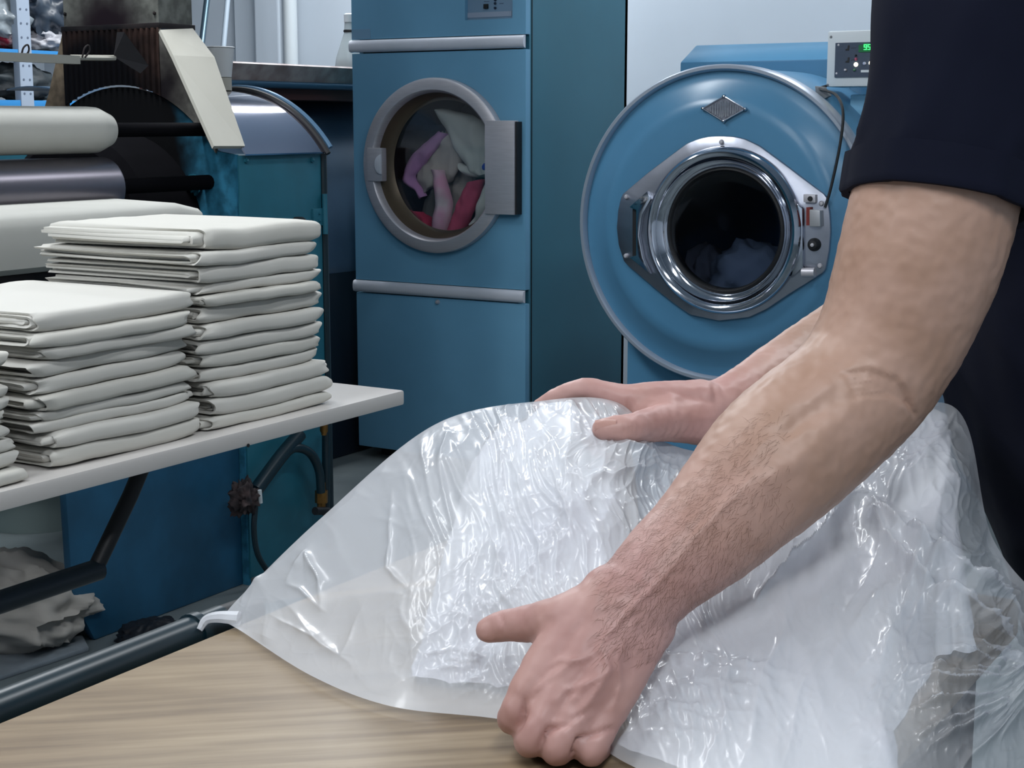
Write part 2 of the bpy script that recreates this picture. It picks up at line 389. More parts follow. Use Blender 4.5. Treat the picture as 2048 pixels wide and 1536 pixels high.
tag(cloth_strip('green_grey_cloth', [(868, 372), (852, 400), (844, 430), (846, 452)], [(884, 380), (876, 410), (870, 440), (866, 462)], TY + .06, mat('laundry_moss', (118, 124, 124), .9), seed=11), 'dim grey cloth behind the pink hand towel in the dryer drum', 'cloth', GR)

# ------------------------------------------------------------------ washing machine
WY, wcx, wcz, wr = 4.30, -1.900, 0.969, 0.479
washer = thing('washing_machine', 'large blue front-loading washing machine with a round face and polished porthole', 'washing machine', (wcx, 4.75, 0))
MB().lathe_y(wcx, wcz, [(.458, WY + .01), (.460, WY - .004), (.466, WY - .012), (wr - .004, WY - .012), (wr, WY - .006), (wr, WY + .05), (.455, WY + .06)], 128, close=True).build('rim', mat('rim_metal', (176, 186, 200), .35, .6), washer)
face = MB().lathe_y(wcx, wcz, [(.215, WY + .06), (.215, WY - .030), (.34, WY - .034), (.366, WY - .032), (.382, WY - .022), (.405, WY - .010), (.425, WY - .001), (.44, WY + .004), (.460, WY + .006)], 128).build('face', PAINT2, washer, smooth=60)
MB().lathe_y(wcx, wcz, [(.470, WY + .05), (.470, WY + .75), (.05, WY + .76), (0, WY + .76)], 96).build('drum_shell', PAINT2, washer)
# housing behind, with a sloped top
a = at_y(1390, 125, 4.95); b = at_y(1650, 120, 4.95)
MB().prism([(4.78, .5), (4.78, 1.475), (4.90, 1.535), (5.5, 1.535), (5.5, .5)], 'x', -2.27, -1.44).build('housing', PAINT2, washer, bevel=.006)
MB().box(-2.26, -1.38, 4.40, 5.35, 0, .60).build('pedestal', PAINT2, washer, bevel=.006)
MB().box(-1.60, -1.38, 4.56, 5.0, .6, 1.36).build('side_column', PAINT, washer, bevel=.006)
# control box
cb = MB().box(-1.655, -1.37, 4.50, 4.64, 1.382, 1.545).build('control_box', WHITEPL, washer, bevel=.006)
CY = 4.50
def cpx(x, y): return at_y(x, y, CY)
def tilted(x0, y0, x1, y1, Y, d, slope=-.035):
    """panel between two pixel corners, on the face y = Y"""
    a, b = at_y(x0, y0, Y), at_y(x1, y1, Y)
    return MB().box(min(a[0], b[0]), max(a[0], b[0]), Y - d, Y + .001, min(a[2], b[2]), max(a[2], b[2]))
cpn = tilted(1672, 86, 1790, 153, CY, .004).build('control_panel', mat('control_panel_grey', (66, 78, 96), .35), cb, smooth=0)
YP = CY - .004
tilted(1718, 90, 1744, 104, YP, .002).build('display', emit('display_back', (10, 78, 44), .5), cpn, smooth=0)
GREEN = emit('display_green', (60, 255, 110), 3.0)
def seg7(ch, ox, oz, w, h):
    S = {'9': 'abcdfg', '5': 'acdfg'}[ch]; t_ = w * .2
    R = {'a': (0, h - t_, w, h), 'g': (0, h / 2 - t_ / 2, w, h / 2 + t_ / 2), 'd': (0, 0, w, t_), 'f': (0, h / 2, t_, h), 'b': (w - t_, h / 2, w, h), 'e': (0, 0, t_, h / 2), 'c': (w - t_, 0, w, h / 2)}
    m = MB()
    for q in S: x0, z0, x1, z1 = R[q]; m.box(ox + x0, ox + x1, YP - .0035, YP - .0015, oz + z0, oz + z1)
    return m.build('digit', GREEN, cpn, smooth=0)
dq = cpx(1729, 102)
seg7('9', dq[0], dq[2] + .003, .0085, .0155); seg7('5', dq[0] + .0115, dq[2] + .003, .0085, .0155)
WARM = emit('lamp_warm', (255, 240, 205), 4.0)
for x, y, m, r in ((1712, 129, WARM, .0062), (1742, 126, WARM, .0062), (1752, 125, WARM, .0058), (1729, 127, mat('lamp_dim', (190, 200, 226), .3), .0050), (1712, 118, mat('lamp_red', (170, 80, 110), .3), .0046), (1709, 140, mat('lamp_green', (80, 130, 100), .3), .004), (1691, 140, STEEL, .0045), (1712, 111, BLACK, .003)):
    q = at_y(x, y, YP); MB().lathe_y(q[0], q[2], [(0, YP - .006), (r * .6, YP - .0055), (r, YP - .002), (r, YP + .001)], 16).build('indicator_lamp', m, cpn)
tilted(1722, 140, 1775, 144, YP, .001).build('label_bar', WHITEPL, cpn, smooth=0)
for y in (97, 121):
    q = at_y(1697, y, YP)
    MB().prism([(q[0] - .009, q[2] - .006), (q[0] + .002, q[2] - .006), (q[0] + .003, q[2] + .009), (q[0] - .002, q[2] + .009), (q[0] - .003, q[2]), (q[0] - .009, q[2] - .002)], 'y', YP - .001, YP + .0005).build('print_symbol', BLACK, cpn, smooth=0)
    q = at_y(1706, y - 1, YP); MB().box(q[0] - .006, q[0] + .008, YP - .0008, YP + .0005, q[2] - .0004, q[2] + .0004).build('print_line', BLACK, cpn, smooth=0)
for x, y in ((1677, 90), (1673, 147)):
    q = at_y(x, y, YP); MB().lathe_y(q[0], q[2], [(0, YP - .002), (.003, YP - .0015), (.0035, YP)], 10).build('panel_screw', STEEL, cpn)
for x, y in ((1662, 74), (1655, 170)):
    q = cpx(x, y); MB().lathe_y(q[0], q[2], [(0, CY - .002), (.003, CY - .002), (.0042, CY)], 12).build('case_screw', GREY, cb)
# diamond maker's plate
ey = WY - .036
E4 = [at_y(*p, ey) for p in ((1407, 217), (1449, 193), (1491, 218), (1448, 242))]
em = MB().prism([(p[0], p[2]) for p in E4], 'y', ey - .004, ey + .004).build('emblem_plate', mat('emblem_metal', (150, 154, 166), .4, .8, var=.3, vscale=60), washer, smooth=0)
ec = sum(E4) / 4
for i in range(4):
    MB().tube([E4[i] + [0, -.005, 0], E4[(i + 1) % 4] + [0, -.005, 0]], .0022, 6).build('emblem_edge', CHROME, em)
    MB().lathe_y(E4[i][0], E4[i][2], [(0, ey - .010), (.004, ey - .009), (.006, ey - .005), (.006, ey)], 12).build('rivet', CHROME, em)
hw = (E4[2][0] - E4[0][0]) / 2; hh = (E4[1][2] - E4[3][2]) / 2
for i, o in enumerate((-.62, -.5, -.38, -.26, -.15, -.06, .03, .12, .22, .34, .46, .56, .66)):
    z = hh * (1 - abs(o)) * (.78 if i % 3 else .6)
    MB().box(ec[0] + o * hw - .0016, ec[0] + o * hw + .0016, ey - .0065, ey - .003, ec[2] - z, ec[2] + z * .9).build('raised_stroke', CHROME, em, smooth=0)
# door plate, eight-sided
PYp = WY - .036
OC = [(1444, 272), (1470, 273), (1492, 278), (1520, 291), (1565, 324), (1611, 359), (1655, 392), (1661, 425), (1663, 460), (1660, 500), (1652, 542), (1615, 566), (1581, 587), (1535, 618), (1500, 634), (1440, 641), (1383, 629), (1350, 606), (1317, 580), (1251, 524), (1240, 490), (1236, 456), (1239, 420), (1246, 390), (1300, 344), (1357, 301), (1376, 287), (1398, 278), (1420, 273)]
_dc = at_y(1439, 463, PYp); _oc = [at_y(OC[i][0] + (OC[(i + 1) % len(OC)][0] - OC[i][0]) * k / 8, OC[i][1] + (OC[(i + 1) % len(OC)][1] - OC[i][1]) * k / 8, PYp) for i in range(len(OC)) for k in range(8)]
_po = sorted((math.atan2(q[2] - _dc[2], q[0] - _dc[0]) % (2 * math.pi), math.hypot(q[0] - _dc[0], q[2] - _dc[2])) for q in _oc)
_pa = [a for a, r in _po]; _pr = [r for a, r in _po]
G = []
for k in range(160):
    a_ = 2 * math.pi * k / 160
    ro = np.interp(a_, [_pa[-1] - 2 * math.pi] + _pa + [_pa[0] + 2 * math.pi], [_pr[-1]] + _pr + [_pr[0]])
    c_, s_ = math.cos(a_), math.sin(a_)
    G.append([(_dc[0] + r * c_, y, _dc[2] + r * s_) for r, y in ((.215, PYp + .002), (.215, PYp - .010), (ro - .002, PYp - .010), (ro, PYp - .008), (ro, PYp + .002))])
dpl = MB().grid(np.array(G), closed_u=True).build('door_plate', PLATE, washer, smooth=50)
for x, y in ((1443, 284), (1253, 394), (1252, 512), (1640, 532), (1643, 407)):
    q = at_y(x, y, PYp - .010); MB().lathe_y(q[0], q[2], [(0, PYp - .016), (.005, PYp - .0155), (.008, PYp - .011), (.008, PYp - .009)], 12).build('plate_screw', STEEL, dpl)
# slot of the hinge side
def pxprism(pts, Y, d, name, m, parent, bevel=0):
    return MB().prism([(p[0], p[2]) for p in (at_y(*q, Y) for q in pts)], 'y', Y - d, Y + .002).build(name, m, parent, bevel=bevel)
pxprism([(1266, 418), (1274, 418), (1274, 510), (1266, 512)], PYp - .010, .003, 'hinge_slot', BLACK, dpl)
dcen = at_y(1439, 463, PYp - .05); dcx, dcz = dcen[0], dcen[2]
kx = 1 / np.linalg.norm(to_px([dcx, PYp - .05, dcz + .1]) - to_px([dcx, PYp - .05, dcz])) * .1
R1, R0 = 170 * kx, 131 * kx
yy = PYp - .010
wd = MB().lathe_y(dcx, dcz, [(R1 - .002, yy), (R1, yy - .012), (R1 - .006, yy - .030), (R1 - .016, yy - .040), (R1 - .026, yy - .038), (R1 - .034, yy - .026), (R0 + .012, yy - .006), (R0 + .004, yy - .004), (R0, yy - .010), (R0 - .006, yy - .006), (R0 - .008, yy + .01)], 128).build('door_ring', CHROME, washer, smooth=50)
MB().lathe_y(dcx, dcz, [(R0 - .006, yy - .004), (R0 - .012, yy - .008), (R0 - .018, yy - .002), (R0 - .020, yy + .02)], 96).build('door_seal', BLACK, wd)
gw = bpy.data.materials.new('dark_porthole_glass'); gw.use_nodes = True
glass(gw, (.50, .54, .62, 1), .05)
MB().lathe_y(dcx, dcz, [(.001, yy + .004), (R0 - .05, yy + .002), (R0 - .016, yy - .002), (R0 - .016, yy + .004), (.001, yy + .010)], 64).build('porthole_glass', gw, wd)
# wings that carry the door on both sides
pxprism([(1262, 414), (1298, 382), (1306, 398), (1288, 430), (1282, 470), (1290, 515), (1305, 548), (1262, 514), (1276, 510), (1276, 420)], yy, .014, 'hinge_wing', CHROME, wd, .003)
pxprism([(1572, 385), (1610, 415), (1611, 534), (1586, 556), (1596, 510), (1600, 460), (1594, 420)], yy, .02, 'latch_wing', CHROME, wd, .004)
lk = pxprism([(1626, 418), (1647, 420), (1648, 452), (1626, 452)], yy, .03, 'door_lock', mat('lock_metal', (178, 180, 184), .4, .5), washer, .003)
pxprism([(1618, 414), (1626, 414), (1626, 450), (1618, 450)], yy, .022, 'lock_tongue', mat('lock_red', (120, 44, 40), .5), lk)
pxprism([(1611, 388), (1635, 389), (1635, 405), (1611, 404)], yy, .018, 'bracket', STEEL, dpl, .002)
q = at_y(1625, 397, yy); MB().lathe_y(q[0], q[2], [(0, yy - .022), (.007, yy - .022), (.008, yy - .016)], 12).build('bracket_hole', BLACK, dpl)
q = at_y(1630, 489, yy)
kn = MB().lathe_y(q[0], q[2], [(0, yy - .022), (.012, yy - .020), (.019, yy - .010), (.019, yy + .001)], 24).build('door_knob', BLACK, dpl)
MB().lathe_y(q[0], q[2], [(0, yy - .027), (.005, yy - .026), (.006, yy - .02)], 10).build('knob_screw', STEEL, kn)
q = at_y(1615, 545, yy); MB().tube([at_y(1605, 545, yy - .012), at_y(1630, 545, yy - .012)], .014, 16).build('lower_pivot', STEEL, dpl)
# wire to the lock
MB().tube(cr([at_y(1652, 172, 4.46), at_y(1640, 178, 4.40), at_y(1672, 190, 4.33), at_y(1686, 225, WY - .03), at_y(1680, 290, WY - .045), at_y(1662, 375, WY - .05), at_y(1650, 415, WY - .055)], 40), .0042, 8).build('lock_wire', BLACK, washer)
pxprism([(1634, 172), (1652, 174), (1664, 192), (1650, 200), (1636, 186)], 4.42, .02, 'cable_clamp', GREY, washer, .003)
# drum behind the glass
MB().lathe_y(wcx, wcz, [(.215, WY + .05), (.30, WY + .07), (.40, WY + .09), (.40, WY + .6), (.02, WY + .62), (0, WY + .62)], 64).build('inner_drum', mat('washer_drum', (26, 28, 36), .6, .2), washer)
def blob(name, c, rx, ry, rz, m, seed, amp=.25, n=40, parent=None, fr=2.2, flat=None, ridge=0):
    th = np.linspace(0, 2 * np.pi, n, endpoint=False)[:, None]; ph = np.linspace(.02, np.pi - .02, n // 2)[None]
    d = np.stack([np.cos(th) * np.sin(ph), np.sin(th) * np.sin(ph), np.cos(ph) + 0 * th], -1)
    r = 1 + amp * pnoise(d[..., 0] * fr + seed, d[..., 1] * fr, d[..., 2] * fr + seed * 2) + amp * .4 * pnoise(d[..., 0] * fr * 2.5, d[..., 1] * fr * 2.5 + seed, d[..., 2] * fr * 2.5)
    if ridge: r = r + ridge * (ridged(d[..., 0] * fr * 1.4 + seed, d[..., 1] * fr * 1.4, d[..., 2] * fr * 1.4) ** 3 - .3)
    G = d * r[..., None] * np.array([rx, ry, rz])
    if flat is not None: G[..., 2] = np.maximum(G[..., 2], flat - c[2])
    G = G + np.array(c)
    mb = MB().grid(G, closed_u=True)
    nv = n // 2
    mb.f += [tuple(i * nv for i in range(n))[::-1], tuple(i * nv + nv - 1 for i in range(n))]
    return mb.build(name, m, parent, smooth=80)
tag(blob('washer_towel', (wcx + .04, WY + .16, .81), .13, .08, .10, C_WHITE, 3, .3), 'wet white towel seen dimly through the washer porthole', 'towel', 'laundry inside the washer')
tag(blob('washer_cloth', (wcx - .16, WY + .26, .80), .06, .1, .09, C_GREY, 5, .3), 'grey cloth at the lower left behind the washer porthole', 'cloth', 'laundry inside the washer')
# ------------------------------------------------------------------ flatwork ironer
def soot(name, clean, cx, cz, r0, r1, burnt=(8, 8, 14), rough=.6, metal=0.0, ax=('X', 'Z'), sx=1.0):
    """paint with a soot stain burnt into it around (cx, cz)"""
    m = mat(name, clean, rough, metal, spec=.15); nt = m.node_tree; N, L = nt.nodes, nt.links
    b = N['Principled BSDF']; tc = N.new('ShaderNodeTexCoord'); sp = N.new('ShaderNodeSeparateXYZ'); L.new(tc.outputs['Object'], sp.inputs[0])
    def mth(op, a, b_=None):
        n = N.new('ShaderNodeMath'); n.operation = op
        for i, q in enumerate((a, b_)):
            if q is None: continue
            if isinstance(q, (int, float)): n.inputs[i].default_value = q
            else: L.new(q, n.inputs[i])
        return n.outputs[0]
    dx = mth('MULTIPLY', mth('SUBTRACT', sp.outputs[ax[0]], cx), sx); dz = mth('SUBTRACT', sp.outputs[ax[1]], cz)
    d = mth('SQRT', mth('ADD', mth('MULTIPLY', dx, dx), mth('MULTIPLY', dz, dz)))
    n = N.new('ShaderNodeTexNoise'); n.inputs['Scale'].default_value = 9; n.inputs['Detail'].default_value = 3; L.new(tc.outputs['Object'], n.inputs[0])
    d2 = mth('ADD', d, mth('MULTIPLY', mth('SUBTRACT', n.outputs['Fac'], .5), .14))
    mr = N.new('ShaderNodeMapRange'); mr.interpolation_type = 'SMOOTHSTEP'; L.new(d2, mr.inputs[0]); mr.inputs[1].default_value = r0; mr.inputs[2].default_value = r1
    mx = N.new('ShaderNodeMix'); mx.data_type = 'RGBA'; L.new(mr.outputs[0], mx.inputs[0]); mx.inputs[6].default_value = lin(burnt)
    n3 = N.new('ShaderNodeTexNoise'); n3.inputs['Scale'].default_value = 25; n3.inputs['Detail'].default_value = 3; L.new(tc.outputs['Object'], n3.inputs[0])
    rp = N.new('ShaderNodeValToRGB'); c = lin(clean); rp.color_ramp.elements[0].position = .38; rp.color_ramp.elements[1].position = .62
    rp.color_ramp.elements[0].color = tuple(v * .55 for v in c[:3]) + (1,); rp.color_ramp.elements[1].color = c
    L.new(n3.outputs['Fac'], rp.inputs[0]); L.new(rp.outputs[0], mx.inputs[7])
    L.new(mx.outputs[2], b.inputs['Base Color'])
    return m
IX, IY0, IY1 = -2.80, 3.16, 3.515
ironer = thing('flatwork_ironer', 'blue flatwork ironing machine with cream rollers and a sooty exhaust hood', 'ironing machine', (-3.3, 2.8, 0))
# end housing
hs = MB().box(-4.1, IX - .004, IY0 + .014, IY1 + .01, .5, 1.185).build('housing', TEALD, ironer, smooth=0)
fp = MB().box(IX - .004, IX + .004, IY0 + .006, IY1, .02, 1.190).build('front_panel', TEALD, ironer, bevel=.002)
for x, y in ((491, 321), (623, 320)):
    bolt(fp, at_x(x, y, IX + .004), (1, 0, 0), .0075, .006, TEALD)
hg = MB().box(IX + .002, IX + .010, IY1 - .045, IY1 + .006, .985, 1.035).build('hinge', TEALD, ironer, bevel=.002)
MB().tube([(IX + .012, IY1 + .004, .96), (IX + .012, IY1 + .004, 1.075)], .008, 10).build('hinge_barrel', TEALD, hg)
for z in (1.0, 1.02): bolt(hg, (IX + .010, IY1 - .02, z), (1, 0, 0), .004, .003, TEALD)
q = at_x(592, 438, IX + .004); MB().lathe_z(q[0] + .01, q[1], [(.012, q[2] - .03), (.02, q[2] - .02), (.02, q[2]), (.012, q[2] + .006)], 16).build('latch_handle', BLACK, fp)
# inner plate, scorched around the cylinder
ip = MB().prism([(-4.1, .5), (-2.92, .5), (-2.92, 0), (IX - .002, 0), (IX - .002, 1.192), (-2.86, 1.200)] + [(x, .95 + math.sqrt(max(0, .425 ** 2 - (x + 3.22) ** 2))) for x in np.linspace(-2.88, -3.60, 24)] + [(-4.1, 1.1)], 'y', IY0 + .001, IY0 + .012)
plate = ip.build('inner_plate', soot('scorched_blue', (52, 124, 156), -3.30, 1.15, .31, .41, (3, 4, 7), .9), ironer, smooth=0)
q = at_y(387, 370, IY0)
MB().tube([q, q - [0, .014, 0]], .022, 6).tube([q - [0, .014, 0], q - [0, .030, 0]], .013, 12).build('hex_nut', TEALD, plate, bevel=.001)
MB().tube([q + [0, -.001, 0], q - [0, .004, 0]], .03, 20).build('washer_ring', TEALD, plate)
# polished curved cover over the housing
arc = [(-3.12 + .42 * math.cos(a), .95 + .42 * math.sin(a)) for a in np.linspace(.62, 1.75, 24)]
G = np.array([[(x, y, z) for y in np.linspace(IY0 + .014, IY1 - .004, 4)] for x, z in arc])
MB().grid(G, thick=(-.002, 0, -.004)).build('steel_cover', mat('cover_steel', (206, 202, 214), .07, 1.0), ironer, smooth=60)
MB().tube([(-3.12 + .424 * math.cos(a), IY1 + .002, .95 + .424 * math.sin(a)) for a in np.linspace(.60, 1.75, 32)], .008, 8).build('cover_rim', BLACK, ironer)
MB().tube([(-3.12 + .430 * math.cos(a), IY1 + .020, .95 + .430 * math.sin(a)) for a in np.linspace(.64, 1.75, 32)], .007, 8).build('rear_flange', mat('flange_blue', (96, 130, 160), .3, .4), ironer)
MB().tube([(IX + .004, IY1 + .012, z) for z in np.linspace(.02, 1.19, 4)], .010, 8).build('edge_post', PIPE, ironer)
# exhaust hood
hood = MB().box(-3.428, -3.062, IY0, IY0 + .13, 1.536, 3.1).build('exhaust_duct', soot('rusty_galvanised', (128, 130, 124), -3.25, 1.50, .06, .24, (34, 26, 32), .5, .35), ironer, smooth=0)
MB().box(-3.436, -3.056, IY0 - .006, IY0 + .136, 1.530, 1.545).build('duct_lip', DKMETAL, hood, bevel=.002)
for x, z in ((-3.075, 1.57), (-3.42, 1.58)): bolt(hood, (x, IY0, z), (0, -1, 0), .005, .004, DKMETAL)
CO = soot('scorched_corrugated', (98, 76, 68), -3.30, 1.33, .14, .36, (6, 6, 11), .6, .3, sx=.8)
n = 121
xs = np.linspace(-3.43, -3.058, n)
arch = lambda x: .95 + math.sqrt(max(0, .43 ** 2 - (x + 3.22) ** 2))
G = []
for i, x in enumerate(xs):
    ph = ((x + 3.43) / .0215) % 1
    b_ = .006 * (1 if ph < .45 else 0)
    G.append([(x, IY0 - .002 - b_, z) for z in (1.532, (1.532 + arch(x)) / 2, arch(x))])
MB().grid(np.array(G), thick=(0, .004, 0)).build('corrugated_panel', CO, ironer, smooth=20)
lf = [(-3.43, 1.532), (-3.43, 1.30), (-3.53, 1.30), (-3.50, 1.36)]
MB().prism(lf, 'y', IY0 - .004, IY0 + .01).build('left_flare', soot('scorched_flare', (120, 108, 92), -3.40, 1.30, .02, .14, (30, 24, 24)), ironer, smooth=0)
ar = [(x, arch(x)) for x in np.linspace(-3.058, -2.868, 10)]
MB().prism([(-3.060, 1.530)] + ar[::1] + [(-2.866, 1.214), (-3.008, 1.445)], 'y', IY0 - .006, IY0 + .004).build('right_flare', soot('scorched_galvanised', (126, 124, 118), -3.16, 1.34, .10, .25, (22, 18, 22)), ironer, smooth=0)
dA, dB = at_x(428, 292, -2.79), at_x(490, 292, -2.79)
dO = [np.array(q) for q in ((-3.050, IY0 - .008, 1.525), (-3.046, IY0 + .115, 1.535), (-2.965, IY0 + .110, 1.455), dB, dA, (-2.985, IY0 - .030, 1.455))]
MB().add(dO + [q - np.array([.007, 0, .007]) for q in dO], [(0, 5, 2, 1), (5, 4, 3, 2), (7, 8, 11, 6), (8, 9, 10, 11), (3, 4, 10, 9), (0, 6, 11, 5), (5, 11, 10, 4), (1, 2, 8, 7), (2, 3, 9, 8), (0, 1, 7, 6)]).build('beige_deflector', BEIGE, ironer, smooth=0)
# cylinder and rollers, all along y
MB().lathe_y(-3.22, .95, [(.0, 2.95), (.27, 2.95), (.30, 2.98), (.30, IY0)], 64).build('cylinder_end', mat('black_cast', (5, 5, 9), .95, spec=.1), ironer)
def roller(name, cx, cz, r, y1, m, ch=.02, y0=.9, sq=1.0, n=40):
    prof = [(0, y1), (r * .72, y1), (r * .98, y1 - ch), (r, y1 - ch * 1.6), (r, y0), (0, y0)]
    return MB().lathe_y(cx, cz, prof, n).build(name, m, ironer, smooth=30)
ur = roller('upper_roller', -2.905, 1.259, .057, 2.80, CREAM, .04)
MB().tube([(-2.905, 2.78, 1.259), (-2.905, IY0, 1.259)], .018, 12).build('shaft', MATS['black_cast'], ur)
st = roller('steel_roller', -2.90, 1.118, .075, 2.79, mat('dark_steel_roller', (120, 116, 124), .32, .9), .01)
MB().tube([(-2.90, 2.78, 1.118), (-2.90, IY0, 1.118)], .02, 12).build('shaft', MATS['black_cast'], st)
# feed apron: padded cream table edge
a0 = [(-2.60, 1.005), (-2.598, 1.045), (-2.606, 1.075), (-2.625, 1.088), (-2.85, 1.094), (-2.85, .955), (-2.625, .957), (-2.606, .970)]
G = np.array([[(x, y, z) for x, z in a0] for y in (.9, 2.0, 2.74)] + [[(-2.63 + (x + 2.72) * .72 - .06, 2.815, 1.02 + (z - 1.02) * .75) for x, z in a0]])
mb = MB()
for i in range(3):
    for j in range(8): pass
V = G.reshape(-1, 3); Fq = [(i * 8 + j, i * 8 + (j + 1) % 8, (i + 1) * 8 + (j + 1) % 8, (i + 1) * 8 + j) for i in range(3) for j in range(8)] + [tuple(range(8)), tuple(range(31, 23, -1))]
MB().add(V, Fq).build('feed_apron', CREAM, ironer, smooth=45)
MB().box(-3.4, -2.66, .9, 2.76, .90, .952).build('apron_tray', DKMETAL, ironer, bevel=.004)
# finger guard rail with two wire hooks
gr = MB().box(-2.925, -2.90, .9, 2.72, 1.418, 1.438).tube([(-2.912, 2.70, 1.433), (-2.912, 2.845, 1.437)], .007, 8).build('guard_rail', mat('guard_metal', (176, 174, 164), .4, .5), ironer, smooth=40)
for x in (50, 172):
    c = at_x(x, 112, -2.905)
    MB().tube(cr([c + [0, -.012, -.004], c + [0, -.004, .018], c + [0, .010, .026], c + [0, .012, .012], c + [0, -.004, -.004]], 16), .0022, 6).build('wire_hook', DKMETAL, gr)
MB().add([(-2.90, 2.845, 1.50), (-2.88, 2.85, 1.50), (-2.87, 2.92, 1.42), (-2.88, 2.90, 1.40), (-2.91, 2.84, 1.44)], [(0, 1, 2, 3, 4)]).build('guard_flap', mat('flap_black', (20, 18, 24), .6), gr, smooth=0)
# base under the feed side
MB().prism([(2.54, .92), (2.535, .38), (2.54, .13), (2.605, .0), (IY0, 0), (IY0, .92)], 'x', -2.845, -2.82).build('base', BASEBLUE, ironer, bevel=.006)
MB().box(-3.9, -2.86, .9, 2.54, .70, .90).build('base_beam', DKMETAL, ironer, smooth=0)
# hoses and valves on the front
PX = -2.75
MB().tube(cr([at_x(600, 868, PX), at_x(560, 915, PX), at_x(512, 980, PX)], 12), .020, 12).build('steam_pipe', PIPE, ironer)
MB().tube(cr([at_x(560, 915, PX), at_x(590, 896, PX + .01), at_x(620, 906, PX + .01), at_x(638, 940, PX + .01), at_x(642, 985, PX + .01)], 24), .013, 10).build('hose', PIPE, ironer)
MB().tube([at_x(652, 850, PX), at_x(652, 1030, PX)], .012, 10).build('riser_pipe', PIPE, ironer)
vb = MB().tube([at_x(643, 965, PX), at_x(643, 980, PX), at_x(643, 981, PX), at_x(643, 1005, PX), at_x(643, 1006, PX), at_x(643, 1020, PX)], [.012, .012, .019, .019, .013, .013], 8).build('brass_valve', BRASS, ironer, smooth=20)
MB().tube([at_x(630, 1022, PX + .02), at_x(656, 1022, PX + .02)], .012, 10).build('valve_wheel', BLACK, vb)
MB().tube(cr([at_x(512, 1000, PX), at_x(508, 1060, PX), at_x(516, 1110, PX), at_x(540, 1150, PX)], 20), .008, 8).build('drain_hose', PIPE, ironer)
q = at_x(490, 995, PX + .01)
lag = blob('lagging_knot', q, .03, .042, .045, mat('torn_lagging', (66, 54, 54), .9, rgb2=(30, 28, 32), vscale=40), 4, .6, 48, ironer, 2.6, ridge=.15)
MB().tube([at_x(519, 980, PX + .03), at_x(521, 1006, PX + .03)], .006, 8).build('white_tie', WHITEPL, lag)
MB().tube([at_x(648, 846, -2.72), at_x(648, 862, -2.72), at_x(648, 866, -2.72), at_x(648, 870, -2.72)], [.012, .012, .008, .008], 10).build('pipe_union', BRASS, ironer)

# ------------------------------------------------------------------ dark machine behind the ironer
dm = thing('dark_drum_machine', 'dark blue curved machine hood with a rusty top rim beside the dryer', 'machine', (-4.1, 4.5, 0))
arc = [(-4.22 + .62 * math.cos(a), .78 + .62 * math.sin(a)) for a in np.linspace(-.1, 1.75, 36)]
G = np.array([[(x, y, z) for y in (3.72, 4.2, 4.8, 5.3)] for x, z in arc])
MB().grid(G, thick=(-.004, 0, -.004)).build('curved_hood', mat('dark_blue_hood', (74, 98, 122), .38, .1, var=.15, vscale=5), dm, smooth=60)
MB().box(-4.8, -3.61, 3.74, 5.28, 0, .74).build('body', mat('dark_body', (20, 34, 48), .5), dm, bevel=.01)
RUST = mat('rusty_rim', (138, 124, 122), .5, .15, rgb2=(172, 164, 162), vscale=14)
MB().prism([(-4.1, 1.418), (-3.73, 1.418), (-3.73, 1.43), (-3.70, 1.482), (-3.712, 1.488), (-4.1, 1.475)], 'y', 4.12, 5.3).build('top_rim', RUST, dm, bevel=.002)
MB().box(-4.1, -3.76, 4.12, 5.28, 1.36, 1.419).build('under_rim', mat('dark_rust', (84, 48, 46), .7), dm, smooth=0)
MB().tube([(-3.72, 4.12, 1.412), (-3.72, 5.3, 1.412)], .013, 12).build('rail_pipe', mat('blue_pipe', (60, 96, 122), .3, .3), dm)

# plastic cup and bottle standing on top
c = at_y(436, 181, 3.44)
cupm = mat('paper_cup_white', (208, 212, 214), .6)
cup = thing('plastic_cup', 'white cup with a beige base standing behind the beige hood flap', 'cup', c)
cup_m = MB().lathe_z(c[0], c[1], [(.040, c[2] + .038), (.050, c[2] + .120), (.053, c[2] + .122), (.050, c[2] + .124), (.046, c[2] + .12), (.038, c[2] + .045)], 28).build('cup_body', cupm, cup)
MB().lathe_z(c[0], c[1], [(.040, c[2]), (.040, c[2] + .036), (.042, c[2] + .038)], 28).build('cup_base', BEIGE, cup)
bt = np.array([-3.86, 5.06, 1.482])
BOT = mat('cloudy_plastic', (190, 202, 206), .25, 0, Alpha=.75)
bo = thing('plastic_bottle', 'cloudy plastic bottle with a tapered neck beside the dryer', 'bottle', bt)
MB().lathe_z(bt[0], bt[1], [(.062, bt[2]), (.066, bt[2] + .01), (.060, bt[2] + .05), (.040, bt[2] + .11), (.026, bt[2] + .15), (.024, bt[2] + .19)], 32).build('bottle_body', BOT, bo)
MB().lathe_z(bt[0], bt[1], [(.027, bt[2] + .150), (.029, bt[2] + .153), (.029, bt[2] + .157), (.027, bt[2] + .16)], 24).build('neck_ring', BLACK, bo)
MB().lathe_z(bt[0], bt[1], [(.026, bt[2] + .19), (.026, bt[2] + .22), (.02, bt[2] + .224)], 24).build('bottle_cap', WHITEPL, bo)
